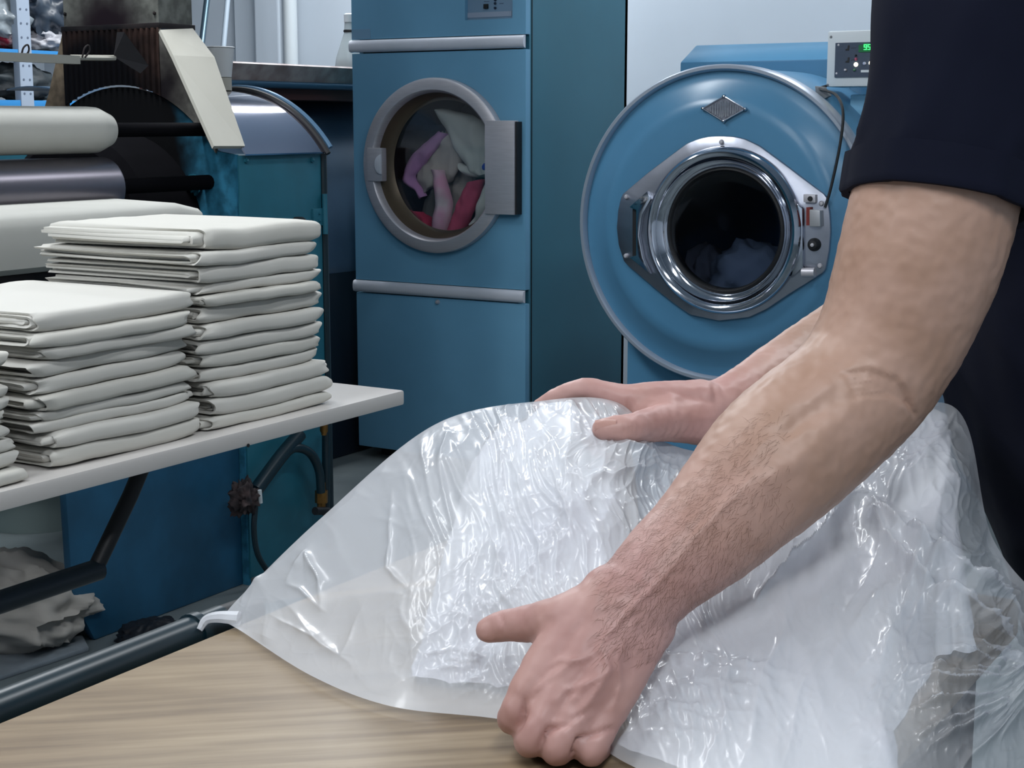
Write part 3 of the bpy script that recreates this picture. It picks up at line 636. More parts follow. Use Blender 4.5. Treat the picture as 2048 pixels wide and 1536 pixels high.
# rods leaning on the wall
p0, p1 = at_y(404, 84, 5.3), at_y(421, -60, 5.5)
d = (p1 - p0) / (p1[2] - p0[2])
o = MB().tube([p0 + d * (0.02 - p0[2]), p0 + d * (2.3 - p0[2])], .014, 10)
tag(o.build('steel_rod', mat('rod_steel', (84, 104, 116), .35, .8)), 'dark steel rod leaning behind the exhaust duct', 'rod')
p0, p1 = at_y(446, 104, 5.4), at_y(457, -20, 5.5)
d = (p1 - p0) / (p1[2] - p0[2])
tag(MB().tube([p0 + d * (0.02 - p0[2]), p0 + d * (2.3 - p0[2])], .012, 10).build('grey_rod', mat('rod_grey', (158, 172, 184), .5)), 'pale grey rod leaning against the white wall', 'rod')

# ------------------------------------------------------------------ storage rack
rack = thing('storage_rack', 'slotted white storage rack with blue beams behind the ironer', 'rack', (-5.6, 4.7, 0))
UPR = mat('rack_upright', (176, 190, 208), .45); BEAM = mat('rack_beam_blue', (56, 150, 220), .4)
def upright(y, x=-5.40):
    u = MB().box(x - .04, x, y - .036, y + .036, 0, 2.5).build('upright', UPR, rack, bevel=.004)
    for k in range(14):
        z = 1.22 + k * .06
        for s in (-1, 1): MB().tube([(x - .002, y + s * .017, z), (x + .0012, y + s * .017, z)], .0055, 8).build('slot', mat('slot_dark', (104, 116, 136), .7), u)
for y in (4.75, 3.3): upright(y)
for z in (.35, 1.36, 1.577, 2.15):
    MB().box(-5.44, -5.405, 3.2, 5.25, z - .03, z + .012).build('beam', BEAM, rack, bevel=.003)
    MB().box(-6.1, -5.42, 3.2, 5.25, z + .004, z + .012).build('shelf_board', mat('shelf_board', (150, 160, 168), .6), rack, smooth=0)
def onrack(name, x, y, w, h, ry, m, seed, label, cat, zb, **k):
    q = at_x(x, y, -5.52)
    o = blob(name, (q[0], q[1], max(q[2], zb + h * .9)), .10, w, h, m, seed, flat=zb, **k)
    return tag(o, label, cat, 'things on the storage rack')
SB = 1.589; SA = 1.372
DKBAG = mat('dark_bag', (34, 42, 56), .35, rgb2=(64, 76, 90), vscale=6); CLR = mat('clear_wrap', (190, 200, 206), .2, rgb2=(130, 140, 146), vscale=12)
q = onrack('dark_bag', 92, 30, .15, .14, 0, DKBAG, 2, 'black plastic bag on the upper shelf of the rack', 'bag', SB, amp=.35, ridge=.12, n=56)
onrack('white_bag', 95, 82, .12, .052, 0, mat('white_bag', (214, 214, 220), .4), 6, 'crumpled white plastic bag on the upper blue beam', 'bag', SB, amp=.3, ridge=.12, n=56)
onrack('wrapped_linen', 8, 40, .12, .10, 0, CLR, 8, 'clear wrapped linen at the left end of the upper shelf', 'package', SB, amp=.3, ridge=.12, n=48)
onrack('red_packet', 16, 78, .07, .045, 0, mat('red_packet', (196, 196, 200), .35, rgb2=(140, 24, 50), vscale=14), 9, 'red and white packet beside the rack upright', 'packet', SB, amp=.3, ridge=.1)
onrack('grey_bundle', 40, 165, .17, .085, 0, mat('grey_bundle', (72, 80, 84), .6, rgb2=(44, 48, 52), vscale=10), 11, 'dark grey bundle on the lower shelf of the rack', 'bundle', SA, amp=.25, ridge=.12, n=56)
onrack('glass_jar', 82, 182, .035, .04, 0, mat('clear_jar', (200, 212, 214), .1), 13, 'small shiny clear jar on the lower shelf', 'jar', SA, amp=.15)

# ------------------------------------------------------------------ white table with folded sheets
TZ = .81
wt = thing('sheet_table', 'white laminate table carrying stacks of folded sheets', 'table', (-1.87, 1.5, 0))
MB().box(-2.20, -1.572, .70, 2.20, TZ - .027, TZ).build('tabletop', LAMINATE, wt, bevel=.005)
q = at_x(496, 891, -1.572); MB().tube([q, q + [.0012, 0, 0]], .003, 10).build('screw_hole', BLACK, wt)
BSTR = mat('black_tube', (14, 26, 36), .4)
MB().tube([(-1.70, 1.70, TZ - .03), (-1.70, 1.655, .715), (-1.70, 1.575, .615)], .0125, 10).build('strut', BLACK, wt)
MB().tube([(-1.70, 1.585, .616), (-1.70, .72, .612)], .0165, 14).build('foot_rail', BSTR, wt)
for y in (.74, ):
    for x in (-1.70, -2.1): MB().tube([(x, y, TZ - .03), (x, y, 0)], .02, 12).build('leg', BSTR, wt)
MB().tube([(-2.1, .74, .614), (-1.70, .74, .614)], .018, 12).build('cross_rail', BSTR, wt)
def fold_sheet(name, xf, xb, y0, y1, z, th, seed, m, label, group, layers=2):
    """a sheet folded into a pad: nested U folds, the rounded fold facing +x"""
    rng = random.Random(seed)
    ny = 17; mb = MB()
    t = th / (2 * layers)
    ys = np.linspace(0, 1, ny)
    for L in range(layers):
        r = th / 2 - t * (L + .5)                 # radius of the fold's centre line
        ins = .006 * L + (rng.random() * .008 if L else 0)
        zc = z + th / 2
        path = [(xb + rng.random() * .02, zc - r), ((xb + xf) / 2, zc - r), (xf - r - .02 - ins, zc - r)]
        path += [(xf - r - ins + r * max(0, math.sin(a)) ** .62 * 1.05, zc - r * math.copysign(abs(math.cos(a)) ** .62, math.cos(a))) for a in np.linspace(0, math.pi, 13)]
        path += [(xf - r - .02 - ins, zc + r), ((xb + xf) / 2, zc + r), (xb + rng.random() * .02, zc + r)]
        P = np.array(path); T = np.gradient(P, axis=0); T /= np.linalg.norm(T, axis=1)[:, None]
        Nn = np.stack([T[:, 1], -T[:, 0]], 1)
        ht = t * .46
        ring = np.vstack([P + Nn * ht, (P - Nn * ht)[::-1]])
        e0, e1 = y0 + (rng.random() - .4) * .022, y1 - (rng.random() - .3) * .014
        G = np.zeros((ny, len(ring), 3))
        for i, s in enumerate(ys):
            y = e0 + (e1 - e0) * s
            edge = min(s, 1 - s) * ny
            k = 1 - .35 * math.exp(-edge * 1.6)    # soft ends
            G[i, :, 0] = ring[:, 0] + .007 * pnoise(seed * 1.7, y * 8, L) - .006 * math.exp(-edge * 1.2)
            G[i, :, 1] = y + (.003 + .011 * math.exp(-edge * .9)) * pnoise(ring[:, 0] * 16, seed * 1.3, L * 2.0 + (ring[:, 1] - zc) * 60)
            G[i, :, 2] = zc + (ring[:, 1] - zc) * (1 - (1 - k) * .5) + .0030 * pnoise(ring[:, 0] * 5 + seed * .21, y * 8, .5) + .0016 * pnoise(ring[:, 0] * 20, y * 22, seed)
        nr = len(ring)
        V = G.reshape(-1, 3)
        Fq = [(i * nr + j, i * nr + (j + 1) % nr, (i + 1) * nr + (j + 1) % nr, (i + 1) * nr + j) for i in range(ny - 1) for j in range(nr)]
        h = nr // 2
        for base in (0, (ny - 1) * nr):
            Fq += [(base + j, base + j + 1, base + nr - 2 - j, base + nr - 1 - j) for j in range(h - 1)]
        mb.add(V, Fq)
    o = mb.build(name, m, smooth=75)
    return tag(o, label, 'sheet', group)
ORD = ['topmost', 'second', 'third', 'fourth', 'fifth', 'sixth', 'seventh', 'eighth', 'ninth', 'tenth', 'eleventh', 'twelfth', 'thirteenth', 'lowest']
def stack(n, y0, y1, top, xf, seed, where, depth=.34, shift=None):
    rng = random.Random(seed)
    w = [.75 + rng.random() * .55 for _ in range(n)]; w[-1] *= 1.35      # last one is the top sheet
    tot = sum(w); z = TZ + .0005
    for i in range(n):
        th = (top - TZ) * w[i] / tot
        k = n - 1 - i
        o_ = 'topmost' if k == 0 else 'lowest' if i == 0 else ORD[k] + ' from the top,'
        lab = o_ + ' folded white sheet ' + ('of ' if k == 0 or i == 0 else 'in ') + where
        dy, dx = (rng.random() - .5) * .030, (rng.random() - .5) * .018
        if i == 0: dx += .012
        slide = .012 * (1 - i / n)
        fold_sheet('folded_sheet', xf + dx + slide * .6, xf - depth + (rng.random() - .5) * .05, y0 + dy + slide, y1 + dy * .8 + slide * 1.2, z, th * 1.02, seed * 50 + i, SHEET if i % 4 else SHEETW, lab, 'folded sheets in ' + where, layers=3 if k == 0 or rng.random() < .35 else 2)
        z += th
stack(13, 1.735, 2.025, 1.118, -1.622, 1, 'the tall right-hand stack')
stack(10, 1.405, 1.705, 1.028, -1.618, 2, 'the middle stack')
stack(9, 1.06, 1.355, .985, -1.614, 3, 'the left stack at the picture edge')

# ------------------------------------------------------------------ floor things
bk = at_z(70, 1080, 0)
bu = thing('floor_bucket', 'pale grey bucket standing on the floor under the ironer', 'bucket', (-3.86, 3.36, 0))
bx, by = -3.86, 3.36
MB().lathe_z(bx, by, [(.18, 0), (.20, .12), (.212, .20), (.222, .205), (.222, .215), (.205, .215), (.19, .1)], 40).build('bucket_body', mat('bucket_grey', (150, 166, 164), .5), bu)
MB().tube([(bx + .203 * math.cos(a), by + .203 * math.sin(a), .135) for a in np.linspace(0, 2 * math.pi, 40)], .008, 8).build('bucket_band', PIPE, bu)
q = at_z(40, 1268, 0)
tag(blob('linen_bag', (q[0] - .05, q[1] - .03, .085), .26, .20, .12, mat('grey_linen', (168, 164, 158), .9, var=.1), 21, .25, 110, fr=1.5, flat=.0, ridge=.12), 'crumpled grey linen bag lying on the floor', 'bag')
a, b, c, d = [at_z(*p, .0) for p in ((-40, 1325), (-40, 1375), (178, 1303), (165, 1278))]
tag(MB().add([np.array([p[0], p[1], z]) for z in (0, .012) for p in (a, b, c, d)], [(3, 2, 1, 0), (4, 5, 6, 7), (0, 1, 5, 4), (1, 2, 6, 5), (2, 3, 7, 6), (3, 0, 4, 7)]).build('metal_plate', mat('floor_plate', (132, 142, 150), .5, .3, var=.2, vscale=20), bevel=.003), 'flat grey metal plate lying on the floor before the ironer', 'plate')
tag(blob('black_bag', at_z(300, 1282, 0) + [0, 0, .02], .07, .09, .03, mat('black_sheet', (10, 12, 18), .5), 31, .2, 60, flat=0, ridge=.1), 'black crumpled bag on the floor below the blue base', 'bag')
# ------------------------------------------------------------------ wooden packing table
WZ = .88
def wood():
    m = mat('oak_laminate', (186, 166, 140), .42); nt = m.node_tree; N, L = nt.nodes, nt.links; b = N['Principled BSDF']
    tc = N.new('ShaderNodeTexCoord'); mp = N.new('ShaderNodeMapping'); mp.vector_type = 'TEXTURE'; mp.inputs['Rotation'].default_value = (0, 0, math.radians(40)); mp.inputs['Scale'].default_value = (1 / 5.0, 1 / 75.0, 1)
    L.new(tc.outputs['Object'], mp.inputs[0])
    n = N.new('ShaderNodeTexNoise'); n.inputs['Scale'].default_value = 1.0; n.inputs['Detail'].default_value = 4; n.inputs['Roughness'].default_value = .62; L.new(mp.outputs[0], n.inputs[0])
    n2 = N.new('ShaderNodeTexNoise'); n2.inputs['Scale'].default_value = 5; n2.inputs['Detail'].default_value = 3; L.new(tc.outputs['Object'], n2.inputs[0])
    r = N.new('ShaderNodeValToRGB'); e = r.color_ramp.elements
    e[0].position = .30; e[0].color = lin((114, 95, 72)); e[1].position = .68; e[1].color = lin((154, 135, 108))
    q = e.new(.5); q.color = lin((137, 118, 92)); L.new(n.outputs['Fac'], r.inputs[0])
    mx = N.new('ShaderNodeMix'); mx.data_type = 'RGBA'; mx.blend_type = 'MULTIPLY'; mx.inputs[0].default_value = .35
    r2 = N.new('ShaderNodeValToRGB'); r2.color_ramp.elements[0].position = .35; r2.color_ramp.elements[0].color = lin((196, 176, 150)); r2.color_ramp.elements[1].position = .6; r2.color_ramp.elements[1].color = (1, 1, 1, 1)
    L.new(n2.outputs['Fac'], r2.inputs[0]); L.new(r.outputs[0], mx.inputs[6]); L.new(r2.outputs[0], mx.inputs[7]); L.new(mx.outputs[2], b.inputs['Base Color'])
    return m
pt = thing('packing_table', 'pale oak laminate table under the plastic laundry bag', 'table', (-.45, .5, 0))
MB().box(-.812, -.29, -.35, 1.30, WZ - .032, WZ).build('tabletop', wood(), pt, bevel=.004)
for x in (-.76, -.335):
    for y in (-.28, 1.24): MB().box(x - .022, x + .022, y - .022, y + .022, 0, WZ - .032).build('leg', BSTR, pt, bevel=.004)
MB().box(-.78, -.74, -.28, 1.22, WZ - .09, WZ - .032).build('apron', BSTR, pt, bevel=.003)
MB().box(-.355, -.315, -.28, 1.22, WZ - .09, WZ - .032).build('apron', BSTR, pt, bevel=.003)
rl = MB().tube([(-.847, -.3, .872), (-.847, .92, .870)], .0150, 20).build('side_rail', PIPE, pt)
MB().tube([(-.847, .885, .870), (-.847, .893, .870)], .0172, 20).build('rail_collar', PIPE, rl)
MB().tube([(-.847, .92, .870), (-.847, .955, .869), (-.847, .965, .869)], [.0142, .0142, .010], 20).build('rail_end', BLACK, rl)
MB().tube([(-.847, .94, .868), (-.79, .94, .85)], .006, 8).build('rail_bracket', BLACK, rl)

# ------------------------------------------------------------------ the plastic bag and the linen in it
COLS = [  # near edge on the table (px), ridge (px, py, depth), roundness
    ((449, 1244), (446, 1237, 1.256), 1.0, .005), ((482, 1262), (478, 1196, 1.262), 1.0, .01), ((620, 1350), (640, 1038, 1.275), 1.05, .02), ((780, 1412), (870, 849, 1.29), 1.35, .03),
    ((990, 1437), (1090, 801, 1.295), 1.8, .03), ((1150, 1470), (1232, 804, 1.295), 1.9, .03), ((1260, 1530), (1330, 884, 1.295), 1.9, .04), ((1400, 1590), (1450, 905, 1.30), 1.8, .06),
    ((1650, 1640), (1650, 872, 1.32), 1.7, .08), ((1850, 1640), (1905, 812, 1.33), 1.8, .06), ((2000, 1620), (1985, 1075, 1.21), 1.6, .03), ((2150, 1570), (2110, 1230, 1.13), 1.4, .03), ((2250, 1480), (2230, 1400, 1.07), 1.1, .02)]
cA = np.array([at_z(*c[0], WZ + .004) for c in COLS]); cE = np.array([at_d(*c[1]) for c in COLS])
cP = np.array([[c[2], c[3], 0] for c in COLS])
def bag_surface(T, S, inset=0.0):
    """T in [0,1] left to right, S in [0,1] near edge to ridge, up to 1.4 down the far side"""
    k = np.linspace(0, 1, 241)
    iA, iE, iP = cr(cA, 241), cr(cE, 241), cr(cP, 241)
    ip = lambda a: np.stack([np.interp(T, k, a[:, j]) for j in range(3)], -1)
    A, E_, P = ip(iA), ip(iE), ip(iP)
    s = np.minimum(S, 1.0)[..., None]; b = np.maximum(S - 1, 0)[..., None] / .4
    G = A + (E_ - A) * s
    h = 1 - (1 - s[..., 0]) ** P[..., 0]
    G[..., 2] = A[..., 2] + (E_[..., 2] - A[..., 2]) * h
    back = np.array([_fw[0], _fw[1], 0]) / np.hypot(_fw[0], _fw[1])
    G = G + back * (b * P[..., 1:2] * 1.2)
    G[..., 2] = np.where(b[..., 0] > 0, WZ + .004 + (G[..., 2] - WZ - .004) * (1 - b[..., 0] ** 2), G[..., 2])
    return G
def grid_normals(G):
    n = np.cross(np.gradient(G, axis=0), np.gradient(G, axis=1)); n /= np.linalg.norm(n, axis=2)[..., None] + 1e-12
    return n
def seg_dist(P, poly):
    """distance of pixels P (...,2) to a polyline, and the parameter along it"""
    best = np.full(P.shape[:-1], 1e9); par = np.zeros(P.shape[:-1]); m = len(poly) - 1
    for i in range(m):
        a, b = np.array(poly[i], float), np.array(poly[i + 1], float); d = b - a
        t = np.clip(((P - a) @ d) / (d @ d), 0, 1); q = np.linalg.norm(P - a - t[..., None] * d, axis=-1)
        w = q < best; best[w] = q[w]; par[w] = (i + t[w]) / m
    return best, par
NT, NS = 860, 420
Tt, Ss = np.meshgrid(np.linspace(0, 1, NT), np.linspace(0, 1.4, NS), indexing='ij')
G = bag_surface(Tt, Ss)
N_ = grid_normals(G); N_ *= np.sign(N_[..., 2:3].mean())
PXY = to_px(G)
U, V = PXY[..., 0] / 1000, PXY[..., 1] / 1000
front = np.clip((Ss - .02) / .10, 0, 1) * np.clip((1.0 - Ss) / .08, 0, 1)
full = np.clip((U - .75) / .25, 0, 1)                       # how much the linen fills the bag
right = np.clip((U - 1.30) / .35, 0, 1)
wx, wy = U + .03 * pnoise(U * 7, V * 7, 2), V + .03 * pnoise(U * 7, V * 7, 9)
D = .009 * pnoise(wx * 5, wy * 5, 1) * (.4 + .6 * full) + .010 * right * pnoise(wx * 3.2, wy * 4.2, 4)
D += .0040 * (ridged(wx * 7 + 2 * wy, wy * 3 - wx, 3) ** 3) * (.15 + .85 * full)
D += .0024 * full * (1 - .7 * right) * (ridged((wx * .97 - wy * .25) * 34, wy * 5, 5) ** 2 - .4)     # narrow hanging pleats
D += .0009 * full * (ridged(wx * 26, wy * 26, 6) ** 4 - .1)
# net of sharp little crinkles
cx_, cy_ = wx + .02 * pnoise(wx * 11, wy * 11, 31), wy + .02 * pnoise(wx * 11, wy * 11, 37)
calm = np.clip((U - 1.22) / .15, 0, 1) * np.clip((1.82 - U) / .15, 0, 1) * np.clip((V - 1.02) / .10, 0, 1)   # the taut, smooth stretch
kk = np.clip(.05 + .7 * pnoise(wx * 3.5, wy * 3.5, 41) + .6 * full, 0.02, 1) * (1 - .92 * calm)
D *= 1 - .45 * calm
D += kk * (.0022 * np.exp(-voro_edge(cx_ * 9.5 + 2 * cy_, cy_ * 6.5, 1) / .10) + .0012 * np.exp(-voro_edge(cx_ * 24, cy_ * 19 - 4 * cx_, 2) / .13))
# sharp creases that can be followed in the photo
CREASE = [([(1106, 969), (1200, 962), (1297, 937), (1314, 930)], .006, 7), ([(1206, 881), (1250, 890), (1290, 905), (1340, 930)], .006, 8), ([(785, 985), (775, 1135), (818, 1182)], .003, 5), ([(905, 860), (880, 930)], .004, 6),
          ([(572, 1170), (610, 1110), (645, 1165), (640, 1225)], .005, 9), ([(572, 1170), (600, 1180), (650, 1225)], .003, 5), ([(480, 1205), (560, 1120)], .003, 6), ([(540, 1230), (680, 1310)], .003, 6),
          ([(830, 1368), (850, 1310), (900, 1305), (960, 1300)], .003, 5), ([(1512, 1206), (1580, 1146), (1650, 1086), (1690, 1032), (1718, 990)], .018, 6), ([(1735, 1010), (1800, 1075), (1870, 1135), (1960, 1190), (2060, 1250)], .022, 13),
          ([(1740, 1035), (1790, 1110), (1850, 1180), (1950, 1250), (2060, 1330)], .018, 11), ([(1950, 1130), (1990, 1200)], .007, 8), ([(1790, 1020), (1760, 1060), (1740, 1080)], .005, 10),
          ([(960, 1010), (1000, 1120), (1010, 1230)], .003, 5), ([(1090, 880), (1110, 960), (1150, 1080)], .003, 5), ([(1050, 960), (1075, 1080), (1085, 1190)], .003, 5), ([(1130, 840), (1230, 830), (1260, 850)], .004, 7), ([(1000, 905), (1040, 960), (1050, 1010)], .004, 6)]
for k in range(16):                                           # gathers running into the lower right corner
    a = math.radians(140 + k * 6.5 + 3 * math.sin(k * 5.1)); r1 = 200 + 70 * math.sin(k * 3.3)
    CREASE.append(([(2070 + 25 * math.cos(a), 1385 + 25 * math.sin(-a)), (2070 + r1 * math.cos(a), 1385 - r1 * .75 * math.sin(a))], .011, 6))
for k in range(9):                                            # pull lines around the near hand
    a = math.radians(165 + k * 12); CREASE.append(([(1010 + 30 * math.cos(a), 1330 - 40 * math.sin(a)), (1010 + (90 + 40 * (k % 3)) * math.cos(a), 1330 - (80 + 30 * (k % 2)) * math.sin(a))], .0035, 6))
for k in range(8):                                            # folds flowing right from below the fist
    CREASE.append(([(1235 + 8 * k, 1500 - 26 * k), (1330 + 10 * k, 1480 - 25 * k + 12 * (k % 2)), (1450 + 25 * k, 1500 - 20 * k)], .004, 17))
PXW = PXY + 5 * np.stack([pnoise(U * 25, V * 25, 61), pnoise(U * 25, V * 25, 67)], -1)
jag = 1 + .5 * pnoise(U * 40, V * 40, 51)
for poly, amp, w in CREASE:
    d, t = seg_dist(PXW, poly)
    D += amp * jag * np.exp(-d / (w * 1.1)) * np.sin(np.pi * np.clip(t * .96 + .02, 0, 1)) ** .8
# flat facets of the empty part of the bag
D += (1 - full) * (.0034 * np.exp(-voro_edge(cx_ * 6.5 - 2 * cy_, cy_ * 5 + cx_, 4) / .16) * np.clip(.4 + pnoise(U * 6, V * 6, 71) * 1.2, 0, 1))
# where the hands press in
for (x, y), w, a in (((1210, 868), 45, .010), ((1000, 1262), 45, .012), ((1080, 1440), 70, .014), ((1180, 1360), 80, .012)):
    D -= a * np.exp(-((PXY[..., 0] - x) ** 2 + (PXY[..., 1] - y) ** 2) / w ** 2)
G2 = G + N_ * (D * front)[..., None]
G2[..., 2] = np.maximum(G2[..., 2], WZ + .002)
_dep2 = (G2 - _c) @ _fw; _px2 = to_px(G2)
def film_depth(x, y):
    d = ((_px2[:, :300] - [x, y]) ** 2).sum(-1)
    k = d < 64
    return float(_dep2[:, :300][k].min()) if k.any() else float(_dep2[:, :300].ravel()[d.argmin()])
film = bpy.data.materials.new('clear_polythene'); film.use_nodes = True
def make_film(m):
    N, L = m.node_tree.nodes, m.node_tree.links; N.clear()
    o = N.new('ShaderNodeOutputMaterial'); t = N.new('ShaderNodeBsdfTransparent'); t.inputs[0].default_value = (.97, .98, 1, 1)
    p = N.new('ShaderNodeBsdfPrincipled'); p.inputs['Base Color'].default_value = (.90, .92, .96, 1); p.inputs['Roughness'].default_value = .30; p.inputs['Specular IOR Level'].default_value = .7
    p.inputs['Coat Weight'].default_value = .4; p.inputs['Coat Roughness'].default_value = .10
    mx = N.new('ShaderNodeMixShader'); hz = N.new('ShaderNodeAttribute'); hz.attribute_name = 'haze'; L.new(hz.outputs['Fac'], mx.inputs[0])
    L.new(t.outputs[0], mx.inputs[1]); L.new(p.outputs[0], mx.inputs[2]); L.new(mx.outputs[0], o.inputs[0])
make_film(film)
bag = thing('laundry_bag', 'large crinkled clear plastic bag full of white laundry on the oak table', 'plastic bag', tuple(at_z(1300, 1350, WZ)))
mb = MB().grid(G2)
under = G.copy(); under[..., 2] = WZ + .0015
bf = mb.build('film', film, bag, smooth=180, recalc=False)
# the film lies doubled (milkier) over most of the bag and single at the gathered right end
hz_ = .47 - .23 * np.clip((U - 1.74) / .14, 0, 1) * (.35 + .65 * np.clip((V - 1.18) / .1, 0, 1))
def haze(o, v):
    a_ = o.data.attributes.new('haze', 'FLOAT', 'POINT'); a_.data.foreach_set('value', np.broadcast_to(v, len(o.data.vertices)).astype(np.float32))
haze(bf, hz_.ravel())
# twisted corner tip and a curled loop of film
tip = cA[0]
bc = MB().tube(cr([tip + [.012, .004, .004], tip + [-.004, -.002, .004], tip + [-.014, -.006, .001], tip + [-.016, -.012, -.006]], 14), list(np.linspace(.006, .0025, 14)), 8).build('bag_corner', film, bag); haze(bc, .6)
lc = at_d(1727, 996, 1.155)
bl = MB().tube([lc + _rt * (.008 * math.cos(a)) + _up * (.005 * math.sin(a)) + _fw * (.006 * math.sin(a * .5)) for a in np.linspace(.3, 2 * math.pi - .2, 26)], .0022, 8).build('curled_loop', film, bag); haze(bl, .6)
# contents: bundles of white linen under the film
LINEN = mat('bagged_linen', (236, 237, 240), .9, rgb2=(220, 220, 228), vscale=9, bump=.3, bscale=70)
def contents(name, t0, t1, s0, s1, drop, seed, m, label, nt=110, ns=80):
    T, S = np.meshgrid(np.linspace(t0, t1, nt), np.linspace(s0, s1, ns), indexing='ij')
    if t1 > .7: T = t0 + (T - t0) / (t1 - t0) * (np.interp(S, [0, .1, .25, .5, .8, 1.3], [.74, .725, .715, .75, .83, .84]) + .006 * pnoise(S * 14, 3.3) - t0); t1 = T.max(1 - 1, keepdims=True)
    B = bag_surface(T, S); Nn = grid_normals(B); Nn *= np.sign(Nn[..., 2:3].mean())
    a = np.minimum((T - t0) / (t1 - t0), (t1 - T) / (t1 - t0) * 2); b = (S - s0) / (s1 - s0)
    e = np.clip(np.minimum(a * 5, b * 5), 0, 1); e = 1 - (1 - e) ** 2
    p = to_px(B) / 1000
    w = .016 * pnoise(p[..., 0] * 6 + seed, p[..., 1] * 6, seed) + .010 * (ridged(p[..., 0] * 9 + seed, p[..., 1] * 7, seed) ** 2 - .5) + .003 * pnoise(p[..., 0] * 30, p[..., 1] * 30, seed)
    X = B - Nn * (drop - np.minimum(w, drop * .8))[..., None]
    X[..., 2] = (WZ + .006) + (X[..., 2] - WZ - .006) * e
    X[..., 2] = np.maximum(X[..., 2], WZ + .005)
    o = MB().grid(X).build(name, m, smooth=180, recalc=False)
    return tag(o, label, 'linen', 'linen inside the plastic bag')
contents('linen_bundle', .25, .47, .16, 1.3, .013, 1, LINEN, 'rumpled white linen bundle seen through the left half of the plastic bag')
contents('linen_bundle', .475, .765, .04, 1.3, .011, 5, LINEN, 'broad white linen bundle filling the right half of the plastic bag', 160, 80)
# ------------------------------------------------------------------ the person
def capsule(mb, pts, n=20, per=6):
    """tapered rounded limb through (point, radius) pairs"""
    P = np.array([list(p) + [r] for p, r in pts], float)
    Q = cr(P, per * (len(P) - 1) + 1) if len(P) > 2 else np.array([P[0] * (1 - t) + P[1] * t for t in np.linspace(0, 1, per)])
    X, R = Q[:, :3], Q[:, 3]
    t0 = (X[0] - X[1]) / np.linalg.norm(X[0] - X[1]); t1 = (X[-1] - X[-2]) / np.linalg.norm(X[-1] - X[-2])
    h = np.linspace(0.12, 1.45, 6)
    pre = [(X[0] + t0 * R[0] * math.sin(a), R[0] * math.cos(a)) for a in h[::-1]]
    post = [(X[-1] + t1 * R[-1] * math.sin(a), R[-1] * math.cos(a)) for a in h]
    X = np.vstack([[p for p, r in pre], X, [p for p, r in post]]); R = np.concatenate([[r for p, r in pre], R, [r for p, r in post]])
    mb.tube(X, R, n)
def chain(mb, rows, **k): capsule(mb, [(at_d(x, y, d), r) for x, y, d, r in rows], **k)
B = MB()
# near (left) arm: shoulder, elbow, wrist
chain(B, [(1995, -10, 1.10, .046), (1930, 160, 1.065, .0520), (1880, 360, 1.06, .0565), (1838, 520, 1.06, .0560), (1778, 680, 1.065, .0505), (1702, 790, 1.062, .0480), (1557, 916, 1.045, .0490), (1418, 1060, 1.025, .0385), (1329, 1138, 1.01, .0325), (1262, 1212, 1.0, .0290)], n=28)
chain(B, [(1812, 720, 1.085, .034), (1770, 785, 1.09, .0320), (1690, 860, 1.08, .032)])
# near hand: flattened back of the hand, four curled fingers, thumb to the left
chain(B, [(1225, 1192, .998, .0215), (1190, 1235, .990, .0200)]); chain(B, [(1288, 1246, 1.0, .0215), (1262, 1300, .985, .0180)])
chain(B, [(1205, 1205, .993, .0190), (1118, 1300, .983, .0160), (1056, 1382, .974, .0130)])
chain(B, [(1235, 1218, .990, .0190), (1158, 1322, .977, .0165), (1108, 1402, .967, .0130)])
chain(B, [(1258, 1238, .990, .0190), (1200, 1340, .974, .0165), (1160, 1420, .964, .0126)])
chain(B, [(1285, 1262, .993, .0185), (1246, 1352, .979, .0155), (1212, 1432, .967, .0118)])
chain(B, [(1056, 1382, .974, .0122), (1030, 1425, .971, .0100), (1025, 1440, .985, .0096), (1060, 1428, 1.02, .0090)])
chain(B, [(1108, 1402, .967, .0122), (1070, 1466, .961, .0106), (1061, 1484, .974, .0102), (1092, 1466, 1.01, .0094)])
chain(B, [(1160, 1420, .964, .0122), (1124, 1482, .957, .0112), (1114, 1498, .967, .0108), (1142, 1480, 1.0, .0096)])
chain(B, [(1212, 1432, .967, .0114), (1188, 1490, .959, .0101), (1181, 1503, .965, .0098), (1202, 1491, .995, .0090)])
tn_ = min(1.03, film_depth(985, 1258) - .006)
chain(B, [(1215, 1208, .996, .0185), (1135, 1236, .992, .0165), (1068, 1246, (.99 + tn_) / 2, .0130), (1006, 1252, tn_ - .003, .0106), (977, 1260, tn_, .0090)])
chain(B, [(1150, 1250, .995, .015), (1100, 1310, .995, .013)])
# far (right) arm and hand
chain(B, [(2090, 60, 1.44, .046), (1970, 320, 1.48, .050), (1850, 585, 1.50, .043), (1740, 655, 1.47, .043), (1600, 735, 1.41, .036), (1490, 798, 1.35, .0285), (1415, 828, 1.325, .0245)], n=24)
chain(B, [(1405, 806, 1.322, .0205), (1325, 802, 1.314, .0170), (1256, 801, 1.308, .0135)]); chain(B, [(1405, 806, 1.338, .0205), (1315, 800, 1.338, .0165), (1250, 797, 1.334, .0125)])
chain(B, [(1405, 815, 1.352, .0190), (1318, 812, 1.36, .0150), (1256, 812, 1.358, .0120)]); chain(B, [(1405, 830, 1.362, .0170), (1325, 832, 1.376, .0140), (1268, 834, 1.378, .0110)])
chain(B, [(1256, 801, 1.308, .0132), (1205, 786, 1.309, .0108), (1166, 777, 1.312, .0092), (1112, 794, 1.325, .0080), (1080, 813, 1.335, .0070)])
chain(B, [(1250, 797, 1.334, .0122), (1170, 784, 1.345, .0094), (1120, 820, 1.355, .0084), (1100, 850, 1.355, .0074)])
chain(B, [(1256, 812, 1.358, .0118), (1180, 800, 1.372, .0092), (1138, 838, 1.378, .0082), (1122, 868, 1.376, .0072)])
